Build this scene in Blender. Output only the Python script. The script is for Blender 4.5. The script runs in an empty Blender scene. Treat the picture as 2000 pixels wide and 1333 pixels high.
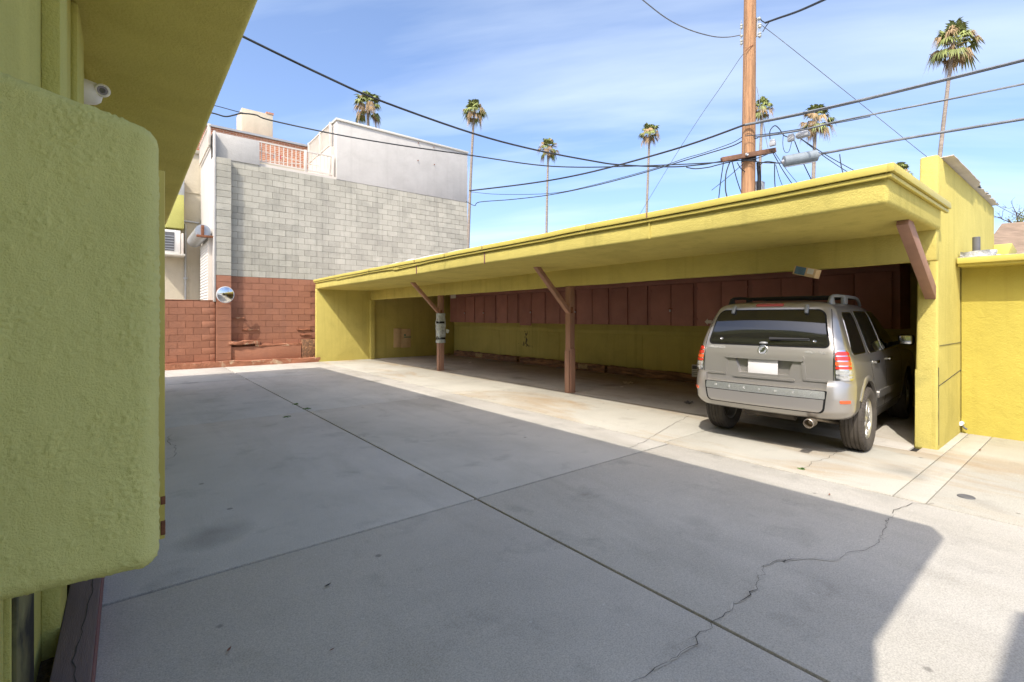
import bpy, bmesh, math, random
import numpy as np
from mathutils import Vector, Matrix, Euler, noise as mn
R = math.radians
rnd = random.Random(7)
scene = bpy.context.scene
col = scene.collection

# ------------------------------------------------------------------ camera, sky, sun, exposure
CAM_H = 1.54
FOC = 937.0                                   # focal length in pixels of a 2000 px wide picture
YAW = math.atan(750 / FOC)
SA, CA = math.sin(YAW), math.cos(YAW)
cam = bpy.data.cameras.new('camera')
cam.sensor_width = 36.0
cam.lens = FOC / 2000 * 36.0
cam.shift_y = -46.5 / 2000
cam.clip_start = 0.05
cam.clip_end = 3000
cam_ob = bpy.data.objects.new('camera', cam)
cam_ob.location = (0, 0, CAM_H)
cam_ob.rotation_euler = (R(90), 0, -YAW)
col.objects.link(cam_ob)
scene.camera = cam_ob

SUN = Vector((0.74, 0.377, -1.0)).normalized()        # the way the light travels
world = bpy.data.worlds.new('World'); scene.world = world
world.use_nodes = True
wn, wl_ = world.node_tree.nodes, world.node_tree.links
wn.clear()
w_out = wn.new('ShaderNodeOutputWorld'); w_bg = wn.new('ShaderNodeBackground')
sky = wn.new('ShaderNodeTexSky'); sky.sky_type = 'NISHITA'; sky.sun_disc = False
sky.sun_elevation = math.asin(-SUN.z)
sky.sun_rotation = math.atan2(-SUN.x, -SUN.y) % (2 * math.pi)
sky.air_density = 0.72; sky.dust_density = 3.2; sky.ozone_density = 3.2
w_bg.inputs['Strength'].default_value = 0.15
# thin cirrus over the whole sky
tc = wn.new('ShaderNodeTexCoord'); sep = wn.new('ShaderNodeSeparateXYZ')
wl_.new(tc.outputs['Generated'], sep.inputs[0])
zc = wn.new('ShaderNodeMath'); zc.operation = 'MAXIMUM'; zc.inputs[1].default_value = 0.0
wl_.new(sep.outputs['Z'], zc.inputs[0])
za = wn.new('ShaderNodeMath'); za.operation = 'ADD'; za.inputs[1].default_value = 0.16
wl_.new(zc.outputs[0], za.inputs[0])
dx = wn.new('ShaderNodeMath'); dx.operation = 'DIVIDE'; wl_.new(sep.outputs['X'], dx.inputs[0]); wl_.new(za.outputs[0], dx.inputs[1])
dy = wn.new('ShaderNodeMath'); dy.operation = 'DIVIDE'; wl_.new(sep.outputs['Y'], dy.inputs[0]); wl_.new(za.outputs[0], dy.inputs[1])
cmb = wn.new('ShaderNodeCombineXYZ'); wl_.new(dx.outputs[0], cmb.inputs[0]); wl_.new(dy.outputs[0], cmb.inputs[1])
mp = wn.new('ShaderNodeMapping'); mp.inputs['Rotation'].default_value = (0, 0, R(50))
mp.inputs['Location'].default_value = (3.1, 0.35, 0)
wl_.new(cmb.outputs[0], mp.inputs[0])
mp2 = wn.new('ShaderNodeMapping'); mp2.inputs['Scale'].default_value = (0.36, 1.5, 1); wl_.new(mp.outputs[0], mp2.inputs[0])
cn = wn.new('ShaderNodeTexNoise'); cn.inputs['Scale'].default_value = 1.15; cn.inputs['Detail'].default_value = 7; cn.inputs['Roughness'].default_value = 0.52; cn.inputs['Distortion'].default_value = 0.35
wl_.new(mp2.outputs[0], cn.inputs['Vector'])
cr = wn.new('ShaderNodeValToRGB'); cr.color_ramp.elements[0].position = 0.46; cr.color_ramp.elements[1].position = 0.78
cr.color_ramp.elements[0].color = (0, 0, 0, 1); cr.color_ramp.elements[1].color = (1, 1, 1, 1)
wl_.new(cn.outputs['Fac'], cr.inputs[0])
cf = wn.new('ShaderNodeMath'); cf.operation = 'MULTIPLY'; cf.inputs[1].default_value = 0.5; wl_.new(cr.outputs[0], cf.inputs[0])
cmx = wn.new('ShaderNodeMixRGB'); cmx.inputs[2].default_value = (3.5, 3.85, 4.1, 1)
wl_.new(cf.outputs[0], cmx.inputs[0]); wl_.new(sky.outputs[0], cmx.inputs[1])
wl_.new(cmx.outputs[0], w_bg.inputs['Color']); wl_.new(w_bg.outputs[0], w_out.inputs[0])

sun = bpy.data.lights.new('sun', 'SUN'); sun.energy = 2.1; sun.angle = R(0.4); sun.color = (1.0, 0.93, 0.82)
sun_ob = bpy.data.objects.new('sun', sun); sun_ob.rotation_euler = SUN.to_track_quat('-Z', 'Y').to_euler()
sun_ob.location = (-20, -10, 30); col.objects.link(sun_ob)
vs = scene.view_settings
vs.view_transform = 'Standard'; vs.look = 'None'; vs.exposure = 1.34; vs.gamma = 1.0; vs.use_curve_mapping = False
scene.render.engine = 'CYCLES'
scene.cycles.max_bounces = 8; scene.cycles.diffuse_bounces = 7

# ------------------------------------------------------------------ measuring helpers (survey of the place)
def P(x, y, D):
    r = (x - 1000) / FOC; u = (620 - y) / FOC
    return Vector((D * (r * CA + SA), D * (-r * SA + CA), CAM_H + u * D))
def PX(x, y, X): return P(x, y, X / ((x - 1000) / FOC * CA + SA))
def PY(x, y, Y): return P(x, y, Y / (-(x - 1000) / FOC * SA + CA))
def PZ(x, y, Z=0.0): return P(x, y, (Z - CAM_H) * FOC / (620 - y))
def proj(X, Y, Z):
    D = X * SA + Y * CA
    return 1000 + (X * CA - Y * SA) / D * FOC, 620 - (Z - CAM_H) / D * FOC, D

# ------------------------------------------------------------------ materials
def new_mat(name):
    m = bpy.data.materials.new(name); m.use_nodes = True
    return m, m.node_tree.nodes, m.node_tree.links, m.node_tree.nodes['Principled BSDF']
def nz(n, l, vec, scale, detail=4, rough=0.55, dist=0.0):
    t = n.new('ShaderNodeTexNoise'); t.inputs['Scale'].default_value = scale; t.inputs['Detail'].default_value = detail
    t.inputs['Roughness'].default_value = rough; t.inputs['Distortion'].default_value = dist
    l.new(vec, t.inputs['Vector']); return t.outputs['Fac']
def ramp(n, l, fac, p0, p1, c0=(0, 0, 0, 1), c1=(1, 1, 1, 1)):
    r = n.new('ShaderNodeValToRGB'); e = r.color_ramp.elements
    e[0].position = p0; e[1].position = p1; e[0].color = c0; e[1].color = c1
    l.new(fac, r.inputs[0]); return r.outputs[0]
def mix(n, l, fac, a, b, mode='MIX'):
    m = n.new('ShaderNodeMixRGB'); m.blend_type = mode
    for i, v in ((0, fac), (1, a), (2, b)):
        if hasattr(v, 'is_linked'): l.new(v, m.inputs[i])
        elif i == 0: m.inputs[0].default_value = v
        else: m.inputs[i].default_value = (*v, 1) if len(v) == 3 else v
    return m.outputs[0]
def coords(n, l, kind='pos', stretch=None):
    if kind == 'pos': o = n.new('ShaderNodeNewGeometry').outputs['Position']
    else: o = n.new('ShaderNodeTexCoord').outputs['Object']
    if stretch:
        mm = n.new('ShaderNodeMapping'); mm.inputs['Scale'].default_value = stretch; l.new(o, mm.inputs[0]); o = mm.outputs[0]
    return o
def add_bump(n, l, b, height, strength, dist):
    bp = n.new('ShaderNodeBump'); bp.inputs['Strength'].default_value = strength; bp.inputs['Distance'].default_value = dist
    l.new(height, bp.inputs['Height'])
    if b.inputs['Normal'].is_linked: l.new(b.inputs['Normal'].links[0].from_socket, bp.inputs['Normal'])
    l.new(bp.outputs[0], b.inputs['Normal'])
def pmat(name, c, rough=0.8, metal=0.0, var=0.15, vs_=3.0, c2=None, c2s=1.2, c2p=(0.55, 0.75), bump=None, stretch=None, kind='pos',
         spec=0.3, rand=0.0, speck=None, coat=0.0, island=False, c2f=1.0):
    m, n, l, b = new_mat(name)
    v = coords(n, l, kind, stretch)
    lo = tuple(x * (1 - var) for x in c); hi = tuple(min(1, x * (1 + var)) for x in c)
    colr = ramp(n, l, nz(n, l, v, vs_, 6, 0.6), 0.3, 0.7, (*lo, 1), (*hi, 1))
    if c2:
        f = ramp(n, l, nz(n, l, v, c2s, 6, 0.62, 0.4), c2p[0], c2p[1])
        if c2f < 1:
            mu = n.new('ShaderNodeMath'); mu.operation = 'MULTIPLY'; mu.inputs[1].default_value = c2f; l.new(f, mu.inputs[0]); f = mu.outputs[0]
        colr = mix(n, l, f, colr, c2)
    if speck:
        f = ramp(n, l, nz(n, l, v, speck[1], 2, 0.5), speck[2], speck[2] + 0.04)
        colr = mix(n, l, f, colr, speck[0])
    if rand:
        src = n.new('ShaderNodeNewGeometry').outputs['Random Per Island'] if island else n.new('ShaderNodeObjectInfo').outputs['Random']
        f = n.new('ShaderNodeMapRange'); f.inputs[3].default_value = 1 - rand; f.inputs[4].default_value = 1 + rand
        l.new(src, f.inputs[0])
        hsv = n.new('ShaderNodeHueSaturation'); l.new(f.outputs[0], hsv.inputs['Value']); l.new(colr, hsv.inputs['Color']); colr = hsv.outputs[0]
    l.new(colr, b.inputs['Base Color'])
    b.inputs['Roughness'].default_value = rough; b.inputs['Metallic'].default_value = metal
    b.inputs['Specular IOR Level'].default_value = spec; b.inputs['Coat Weight'].default_value = coat; b.inputs['Coat Roughness'].default_value = 0.06
    for bb in ([bump] if bump and not isinstance(bump[0], tuple) else (bump or [])):
        add_bump(n, l, b, nz(n, l, v, bb[0], 4, 0.6), bb[1], bb[2])
    return m

YEL = (0.52, 0.44, 0.125)
GRN_SHADE = (0.50, 0.48, 0.15)  # same paint as YEL, the tint of sky-lit shade put into the colour
M = {}
def stucco(name, c, dirt, blotch=0.5, streak=0.35, fine=60, bump=0.55, rand=0.0, island=False):
    m, n, l, b = new_mat(name)
    v = coords(n, l); dark = tuple(x * y for x, y in zip(c, dirt))
    lo = tuple(x * .93 for x in c); hi = tuple(min(1, x * 1.06) for x in c)
    base = ramp(n, l, nz(n, l, v, 1.7, 6, 0.6), 0.3, 0.7, (*lo, 1), (*hi, 1))
    def lay(f, k, col_):
        nonlocal base
        mu = n.new('ShaderNodeMath'); mu.operation = 'MULTIPLY'; mu.inputs[1].default_value = k; l.new(f, mu.inputs[0]); base = mix(n, l, mu.outputs[0], base, col_)
    lay(ramp(n, l, nz(n, l, v, 1.1, 7, 0.65, .5), 0.5, 0.8), blotch, dark)
    sv = coords(n, l, 'pos', (5.5, 5.5, 0.28))
    lay(ramp(n, l, nz(n, l, sv, 1.0, 5, 0.6, .2), 0.52, 0.78), streak, dark)
    lay(ramp(n, l, nz(n, l, v, 0.5, 4, 0.5), 0.5, 0.75), 0.25, tuple(min(1, x * 1.12 + .02) for x in c))
    lay(ramp(n, l, nz(n, l, v, 26, 3, 0.6), 0.72, 0.76), 0.35, tuple(x * .45 for x in c))
    if rand:
        src = n.new('ShaderNodeNewGeometry').outputs['Random Per Island'] if island else n.new('ShaderNodeObjectInfo').outputs['Random']
        mr = n.new('ShaderNodeMapRange'); mr.inputs[3].default_value = 1 - rand; mr.inputs[4].default_value = 1 + rand; l.new(src, mr.inputs[0])
        hsv = n.new('ShaderNodeHueSaturation'); l.new(mr.outputs[0], hsv.inputs['Value']); l.new(base, hsv.inputs['Color']); base = hsv.outputs[0]
    l.new(base, b.inputs['Base Color']); b.inputs['Roughness'].default_value = 0.9; b.inputs['Specular IOR Level'].default_value = 0.15
    add_bump(n, l, b, nz(n, l, v, fine, 4, 0.65), bump, 0.012)
    add_bump(n, l, b, nz(n, l, v, 8, 5, 0.6, .4), 0.3, 0.03)
    return m
M['stucco'] = stucco('yellow stucco', YEL, (.62, .62, .60), .6, .55)
M['stucco_wing'] = stucco('deep yellow stucco', (0.44, 0.365, 0.075), (.68, .66, .6), .45, .4, 45)
M['stucco_base'] = stucco('scuffed and shadow yellow stucco', YEL, (.45, .48, .6), .9, .6, 70)  # also colours the painted shadow strip on the fascia
M['stucco_green'] = stucco('olive stucco', GRN_SHADE, (.66, .66, .6), .5, .3, 75, .7)
M['stucco_soffit'] = stucco('olive soffit stucco', (0.60, 0.54, 0.165), (.7, .66, .55), .6, .0, 45, .9)
M['panel_stucco'] = stucco('olive rough cast', (0.60, 0.585, 0.23), (.62, .62, .55), .4, .3, 240, .5)
M['trim'] = pmat('yellow painted metal', (0.53, 0.445, 0.11), 0.5, var=0.06, vs_=2, c2=(0.45, 0.36, 0.08), c2s=3, c2p=(0.6, 0.8), bump=((20, 0.15, 0.01),))
M['wood_brown'] = pmat('brown painted wood', (0.34, 0.19, 0.13), 0.65, var=0.14, vs_=5, stretch=(1, 1, 0.2), bump=((30, 0.3, 0.006),), speck=((0.55, 0.4, 0.28), 60, 0.75))
M['cab'] = pmat('maroon painted plywood', (0.35, 0.16, 0.125), 0.6, var=0.12, vs_=2.5, rand=0.10, bump=((25, 0.12, 0.004),), speck=((0.5, 0.18, 0.07), 22, 0.80))
M['cab_case'] = pmat('maroon painted case', (0.31, 0.14, 0.11), 0.65, var=0.12, vs_=3)
M['redwood'] = pmat('raw red wood', (0.40, 0.12, 0.05), 0.8, var=0.25, vs_=6, stretch=(0.3, 3, 3))
M['dark_wood'] = pmat('dark rafter wood', (0.22, 0.13, 0.085), 0.85, var=0.3, vs_=6)
M['timber'] = pmat('weathered timber', (0.20, 0.11, 0.065), 0.9, var=0.45, vs_=5, stretch=(4, 0.5, 4), c2=(0.42, 0.22, 0.11), c2s=2.2, c2p=(0.5, 0.62), bump=((25, 0.9, 0.03),))
M['timber_raw'] = pmat('splintered pale timber', (0.42, 0.30, 0.15), 0.9, var=0.3, vs_=18, bump=((40, 0.9, 0.03),))
M['kerb_timber'] = pmat('dusty maroon kerb timber', (0.15, 0.115, 0.11), 0.85, var=0.15, vs_=4, stretch=(6, 0.5, 3), speck=((0.45, 0.42, 0.4), 90, 0.78), bump=((40, 0.35, 0.006),))
M['kerb_side'] = pmat('maroon kerb paint', (0.20, 0.10, 0.095), 0.8, var=0.2, vs_=6, stretch=(6, 0.6, 3), bump=((30, 0.4, 0.008),))
M['soil'] = pmat('dry dirt', (0.10, 0.08, 0.06), 0.95, var=0.5, vs_=40, bump=((60, 1.0, 0.03),))
def concrete(name, c, stain, amount, dark, scale=1.0):
    m, n, l, b = new_mat(name)
    v = coords(n, l)
    base = ramp(n, l, nz(n, l, v, 0.7 * scale, 7, 0.6), 0.25, 0.75, (*[x * 0.84 for x in c], 1), (*[x * 1.12 for x in c], 1))
    st = coords(n, l, 'pos', (1.3, 0.42, 1))
    f = ramp(n, l, nz(n, l, st, 0.9 * scale, 7, 0.62, 0.6), 0.5, 0.74)
    mu = n.new('ShaderNodeMath'); mu.operation = 'MULTIPLY'; mu.inputs[1].default_value = amount; l.new(f, mu.inputs[0])
    base = mix(n, l, mu.outputs[0], base, stain)
    f2 = ramp(n, l, nz(n, l, v, 2.3, 5, 0.6, 0.3), 0.57, 0.76)
    mu2 = n.new('ShaderNodeMath'); mu2.operation = 'MULTIPLY'; mu2.inputs[1].default_value = dark; l.new(f2, mu2.inputs[0])
    base = mix(n, l, mu2.outputs[0], base, tuple(x * 0.45 for x in c))
    wv = coords(n, l, 'pos', (2.4, 0.16, 1))
    f3 = ramp(n, l, nz(n, l, wv, 1.1, 4, 0.6, 0.2), 0.56, 0.72)
    mu5 = n.new('ShaderNodeMath'); mu5.operation = 'MULTIPLY'; mu5.inputs[1].default_value = 0.22; l.new(f3, mu5.inputs[0])
    base = mix(n, l, mu5.outputs[0], base, tuple(x * 0.55 for x in c))
    f4 = ramp(n, l, nz(n, l, v, 0.33, 8, 0.68, 1.2), 0.45, 0.62)
    mu6 = n.new('ShaderNodeMath'); mu6.operation = 'MULTIPLY'; mu6.inputs[1].default_value = 0.28; l.new(f4, mu6.inputs[0])
    base = mix(n, l, mu6.outputs[0], base, tuple(min(1, x * 1.18) for x in c))
    vo0 = n.new('ShaderNodeTexVoronoi'); vo0.inputs['Scale'].default_value = 0.55; vo0.inputs['Randomness'].default_value = 1.0
    dv = n.new('ShaderNodeVectorMath'); dv.operation = 'ADD'; nn = n.new('ShaderNodeTexNoise'); nn.inputs['Scale'].default_value = 3.0; l.new(v, nn.inputs['Vector'])
    sv = n.new('ShaderNodeVectorMath'); sv.operation = 'SCALE'; sv.inputs['Scale'].default_value = 0.35; l.new(nn.outputs['Color'], sv.inputs[0]); l.new(v, dv.inputs[0]); l.new(sv.outputs[0], dv.inputs[1])
    l.new(dv.outputs[0], vo0.inputs['Vector'])
    sp0 = ramp(n, l, vo0.outputs['Distance'], 0.03, 0.16, (1, 1, 1, 1), (0, 0, 0, 1))
    mu0 = n.new('ShaderNodeMath'); mu0.operation = 'MULTIPLY'; mu0.inputs[1].default_value = 0.7; l.new(sp0, mu0.inputs[0])
    base = mix(n, l, mu0.outputs[0], base, tuple(x * 0.5 for x in c))
    # small round gum and oil spots, pale paint flecks
    vo = n.new('ShaderNodeTexVoronoi'); vo.inputs['Scale'].default_value = 2.1; l.new(v, vo.inputs['Vector'])
    sp = ramp(n, l, vo.outputs['Distance'], 0.035, 0.055, (1, 1, 1, 1), (0, 0, 0, 1))
    mu3 = n.new('ShaderNodeMath'); mu3.operation = 'MULTIPLY'; mu3.inputs[1].default_value = 0.75; l.new(sp, mu3.inputs[0])
    base = mix(n, l, mu3.outputs[0], base, tuple(x * 0.4 for x in c))
    vo2 = n.new('ShaderNodeTexVoronoi'); vo2.inputs['Scale'].default_value = 7.0; l.new(v, vo2.inputs['Vector'])
    sp2 = ramp(n, l, vo2.outputs['Distance'], 0.05, 0.075, (1, 1, 1, 1), (0, 0, 0, 1))
    mu4 = n.new('ShaderNodeMath'); mu4.operation = 'MULTIPLY'; mu4.inputs[1].default_value = 0.22; l.new(sp2, mu4.inputs[0])
    base = mix(n, l, mu4.outputs[0], base, (0.75, 0.75, 0.73))
    g = ramp(n, l, nz(n, l, v, 130, 3, 0.7), 0.35, 0.65, (0.78, 0.78, 0.78, 1), (1.16, 1.16, 1.16, 1))
    base = mix(n, l, 1.0, base, g, 'MULTIPLY')
    l.new(base, b.inputs['Base Color']); b.inputs['Roughness'].default_value = 0.88; b.inputs['Specular IOR Level'].default_value = 0.25
    add_bump(n, l, b, nz(n, l, v, 140, 3, 0.7), 0.3, 0.004)
    add_bump(n, l, b, nz(n, l, v, 4, 4, 0.6), 0.25, 0.02)
    return m
M['yard'] = concrete('yard concrete', (0.49, 0.462, 0.412), (0.37, 0.345, 0.295), 0.75, 0.5)
M['apron'] = concrete('apron concrete', (0.43, 0.41, 0.355), (0.36, 0.25, 0.135), 0.95, 0.45)
M['bay'] = concrete('oil stained bay concrete', (0.44, 0.41, 0.36), (0.26, 0.21, 0.15), 0.75, 0.6, 1.4)
M['joint'] = pmat('dirt filled joint', (0.022, 0.02, 0.018), 0.95, var=0.4, vs_=30)
M['patch'] = pmat('pale crack filler', (0.52, 0.49, 0.437), 0.9, var=0.06, vs_=14)
M['crack'] = pmat('crack dirt', (0.06, 0.056, 0.052), 0.95, var=0.3, vs_=30)  # dirt packed into the cracks
M['ground'] = pmat('distant ground', (0.24, 0.22, 0.19), 0.95, var=0.2, vs_=0.2)
M['block'] = stucco('grey concrete block', (0.43, 0.405, 0.335), (.60, .62, .62), .75, .6, 55, .5, .10)
M['block_far'] = stucco('grey concrete block far', (0.43, 0.405, 0.335), (.60, .62, .62), .75, .6, 55, .5, .10, True)
M['mortar'] = pmat('grey mortar', (0.19, 0.185, 0.16), 0.95, var=0.3, vs_=8, bump=((60, 0.5, 0.01),), spec=0.1)
M['brown_block'] = stucco('brown painted block', (0.33, 0.15, 0.092), (.72, .80, .90), .8, .4, 50, .4, .08)
M['brown_mortar'] = pmat('brown painted mortar', (0.28, 0.128, 0.078), 0.9, var=0.2, vs_=6, bump=((50, 0.4, 0.01),))
M['brown_rough'] = pmat('flaking brown footing', (0.33, 0.14, 0.08), 0.95, var=0.2, vs_=6, c2=(0.55, 0.42, 0.28), c2s=3.0, c2p=(0.55, 0.66), bump=((25, 0.9, 0.03),))
M['white_wall'] = stucco('white stucco wall', (0.49, 0.468, 0.435), (.82, .81, .80), .6, .5, 30, .3)
M['cream'] = stucco('cream stucco', (0.52, 0.46, 0.35), (.8, .8, .78), .5, .4, 30, .3)
M['white_rail'] = pmat('peach white railing paint', (0.62, 0.56, 0.49), 0.5, var=0.05, vs_=3)
M['coping'] = pmat('pale coping metal', (0.60, 0.57, 0.50), 0.6, var=0.06, vs_=2)
def brick_mat():
    m, n, l, b = new_mat('orange brick')
    v = coords(n, l); s = n.new('ShaderNodeSeparateXYZ'); l.new(v, s.inputs[0])
    cx = n.new('ShaderNodeCombineXYZ'); ad = n.new('ShaderNodeMath'); l.new(s.outputs[0], ad.inputs[0]); l.new(s.outputs[1], ad.inputs[1])
    l.new(ad.outputs[0], cx.inputs[0]); l.new(s.outputs[2], cx.inputs[1])
    t = n.new('ShaderNodeTexBrick'); l.new(cx.outputs[0], t.inputs['Vector'])
    t.inputs['Scale'].default_value = 1.0; t.inputs['Brick Width'].default_value = 0.21; t.inputs['Row Height'].default_value = 0.075
    t.inputs['Mortar Size'].default_value = 0.009; t.inputs['Color1'].default_value = (0.48, 0.17, 0.075, 1); t.inputs['Color2'].default_value = (0.36, 0.12, 0.06, 1)
    t.inputs['Mortar'].default_value = (0.58, 0.47, 0.38, 1)
    l.new(mix(n, l, 0.25, t.outputs['Color'], ramp(n, l, nz(n, l, v, 2, 5), 0.3, 0.7, (0.2, 0.1, 0.06, 1), (0.7, 0.35, 0.2, 1))), b.inputs['Base Color'])
    b.inputs['Roughness'].default_value = 0.9; add_bump(n, l, b, t.outputs['Fac'], -0.5, 0.01)
    return m
M['brick'] = brick_mat()
M['galv'] = pmat('galvanised metal', (0.45, 0.46, 0.47), 0.45, 0.7, var=0.12, vs_=6)
M['shutter'] = pmat('white shutter slats', (0.66, 0.65, 0.63), 0.5, var=0.04, vs_=3)
M['rust'] = pmat('rusty steel', (0.22, 0.09, 0.045), 0.85, var=0.4, vs_=14)
M['grey_box'] = pmat('grey painted box', (0.35, 0.36, 0.37), 0.55, var=0.06, vs_=3)
M['ac'] = pmat('off white appliance', (0.66, 0.65, 0.62), 0.5, var=0.05, vs_=3)
M['ac_dark'] = pmat('dark grille', (0.12, 0.12, 0.125), 0.6, var=0.1, vs_=8)
M['black'] = pmat('black rubber', (0.012, 0.012, 0.013), 0.6, var=0.1, vs_=8)
M['mirror'] = pmat('mirror', (0.78, 0.79, 0.80), 0.12, 1.0, var=0.01)
M['white_plastic'] = pmat('white plastic', (0.72, 0.71, 0.69), 0.35, var=0.03, vs_=6, spec=0.5)
M['lens'] = pmat('dark camera lens', (0.01, 0.01, 0.012), 0.05, var=0.0, spec=0.8)
M['cardboard'] = pmat('cardboard', (0.62, 0.44, 0.24), 0.9, var=0.1, vs_=6, c2=(0.2, 0.12, 0.06), c2s=4, c2p=(0.66, 0.8), bump=((20, 0.2, 0.005),))
M['plastic_wrap'] = pmat('translucent plastic sheet', (0.46, 0.50, 0.48), 0.35, var=0.25, vs_=9, bump=((14, 1.0, 0.05),), spec=0.6)
M['paper'] = pmat('paper scrap', (0.66, 0.62, 0.54), 0.9, var=0.08, vs_=8)
M['print_blue'] = pmat('blue print', (0.10, 0.17, 0.24), 0.7, var=0.2, vs_=12)
M['print_green'] = pmat('green print', (0.08, 0.22, 0.15), 0.8, var=0.05)
M['pole'] = pmat('pole wood', (0.34, 0.185, 0.095), 0.85, var=0.42, vs_=3, stretch=(9, 9, 0.35), c2=(0.13, 0.075, 0.045), c2s=2.2, c2p=(0.58, 0.68), c2f=.7, speck=((0.08, 0.045, 0.03), 9, 0.68), bump=((14, 0.5, 0.02),))
M['arm'] = pmat('crossarm wood', (0.15, 0.08, 0.05), 0.9, var=0.3, vs_=5, bump=((20, 0.4, 0.01),))
M['wire'] = pmat('black cable', (0.035, 0.037, 0.04), 0.6, var=0.1, vs_=5)
M['wire_grey'] = pmat('grey cable', (0.16, 0.17, 0.18), 0.6, var=0.2, vs_=5)
M['splice'] = pmat('weathered blue grey splice case', (0.20, 0.23, 0.25), 0.6, var=0.15, vs_=7)
M['porcelain'] = pmat('insulator porcelain', (0.42, 0.44, 0.40), 0.3, var=0.1, vs_=7, spec=0.6)
M['trunk'] = pmat('palm trunk', (0.26, 0.215, 0.175), 0.95, var=0.3, vs_=2.2, stretch=(1, 1, 5))
M['frond'] = pmat('green palm frond', (0.20, 0.225, 0.065), 0.5, var=0.35, vs_=1.1, rand=0.28, island=True, spec=0.3)
M['dead'] = pmat('dry palm frond', (0.34, 0.235, 0.125), 0.85, var=0.3, vs_=1.3, rand=0.25, island=True)
M['shingle'] = pmat('tan roof shingle', (0.23, 0.165, 0.115), 0.9, var=0.25, vs_=1.2, stretch=(1, 1, 6), bump=((6, 0.6, 0.03),))
M['bark'] = pmat('grey bare branch', (0.10, 0.075, 0.07), 0.9, var=0.2)
M['leafg'] = pmat('yellow green leaf', (0.19, 0.20, 0.04), 0.7, var=0.3, vs_=3)
M['leafbrown'] = pmat('dry leaf', (0.19, 0.085, 0.055), 0.85, var=0.3, vs_=20)
M['weed'] = pmat('weed green', (0.10, 0.20, 0.05), 0.7, var=0.3, vs_=20)
M['tar'] = pmat('pale roof tar', (0.45, 0.45, 0.44), 0.95, var=0.3, vs_=12, bump=((30, 1.0, 0.03),))
M['roofing'] = pmat('pale roofing felt', (0.52, 0.47, 0.43), 0.9, var=0.1, vs_=4)
M['felt'] = pmat('torn dark felt', (0.07, 0.065, 0.055), 0.95, var=0.4, vs_=10)
M['dark_in'] = pmat('dark interior board', (0.10, 0.075, 0.05), 0.9, var=0.2)  # plain dark brown board colour
# car
M['paint'] = pmat('metallic warm grey car paint', (0.38, 0.36, 0.337), 0.30, 0.6, var=0.03, vs_=900, coat=0.8, spec=0.5)
M['glass'] = pmat('dark tinted glass', (0.012, 0.012, 0.011), 0.04, var=0.02, spec=0.75, coat=0.35)
M['chrome'] = pmat('chrome', (0.72, 0.73, 0.74), 0.13, 1.0, var=0.03)
M['scuffed'] = pmat('scuffed bright bumper step', (0.48, 0.49, 0.49), 0.36, 0.8, var=0.2, vs_=9, stretch=(2, 14, 14), bump=((60, 0.3, 0.004),))
M['red_lamp'] = pmat('red lamp lens', (0.55, 0.025, 0.012), 0.12, var=0.15, vs_=18, spec=0.7, coat=0.6)
M['orange_lamp'] = pmat('orange red lamp lens', (0.75, 0.10, 0.02), 0.12, var=0.2, vs_=30, spec=0.7, coat=0.6)
M['clear_lamp'] = pmat('clear lamp lens', (0.42, 0.42, 0.40), 0.10, 0.3, var=0.4, vs_=30, spec=0.7, coat=0.6)
M['pink_lamp'] = pmat('brake light lens', (0.48, 0.09, 0.10), 0.15, var=0.05, spec=0.6, coat=0.5)
M['tyre'] = pmat('dusty tyre rubber', (0.072, 0.062, 0.052), 0.85, var=0.25, vs_=9, bump=((70, 0.3, 0.004),))
M['alloy'] = pmat('alloy rim', (0.55, 0.54, 0.52), 0.32, 0.8, var=0.05, vs_=6)
M['rack'] = pmat('grey roof rack', (0.30, 0.31, 0.32), 0.45, 0.4, var=0.05)
M['rack_black'] = pmat('black rack bar', (0.02, 0.02, 0.022), 0.45, var=0.05)
M['under'] = pmat('dusty underbody', (0.06, 0.05, 0.04), 0.9, var=0.4, vs_=8)
M['exhaust'] = pmat('stained exhaust steel', (0.36, 0.31, 0.25), 0.4, 0.8, var=0.2, vs_=10)
M['plate'] = pmat('plain white number plate', (0.62, 0.61, 0.60), 0.5, var=0.06, vs_=5)
M['badge'] = pmat('bright badge', (0.75, 0.75, 0.74), 0.25, 0.6, var=0.02)
M['gap'] = pmat('panel gap', (0.01, 0.01, 0.01), 0.9, var=0.0)

# ------------------------------------------------------------------ object helpers
WPOS = {}
def origin_of(p):
    o = Vector((0, 0, 0))
    while p is not None:
        o = o + WPOS.get(p.name, Vector((0, 0, 0))); p = p.parent
    return o
def tag(o, label=None, cat=None, group=None, kind=None):
    if label: o['label'] = label
    if cat: o['category'] = cat
    if group: o['group'] = group
    if kind: o['kind'] = kind
    return o
def empty(name, loc, label, cat, group=None, rz=0):
    o = bpy.data.objects.new(name, None); o.empty_display_size = 0.2
    o.location = loc; o.rotation_euler = (0, 0, rz); col.objects.link(o)
    WPOS[o.name] = Vector(loc)
    return tag(o, label, cat, group)
def link(name, me, mat, parent=None, smooth=None, loc=None):
    if mat is not None and not me.materials: me.materials.append(M[mat] if isinstance(mat, str) else mat)
    o = bpy.data.objects.new(name, me); col.objects.link(o)
    if parent is not None: o.parent = parent
    if loc is not None: o.location = loc
    if smooth is not None:
        for p in me.polygons: p.use_smooth = True
        try: me.set_sharp_from_angle(angle=R(smooth))
        except Exception: pass
    return o
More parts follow.
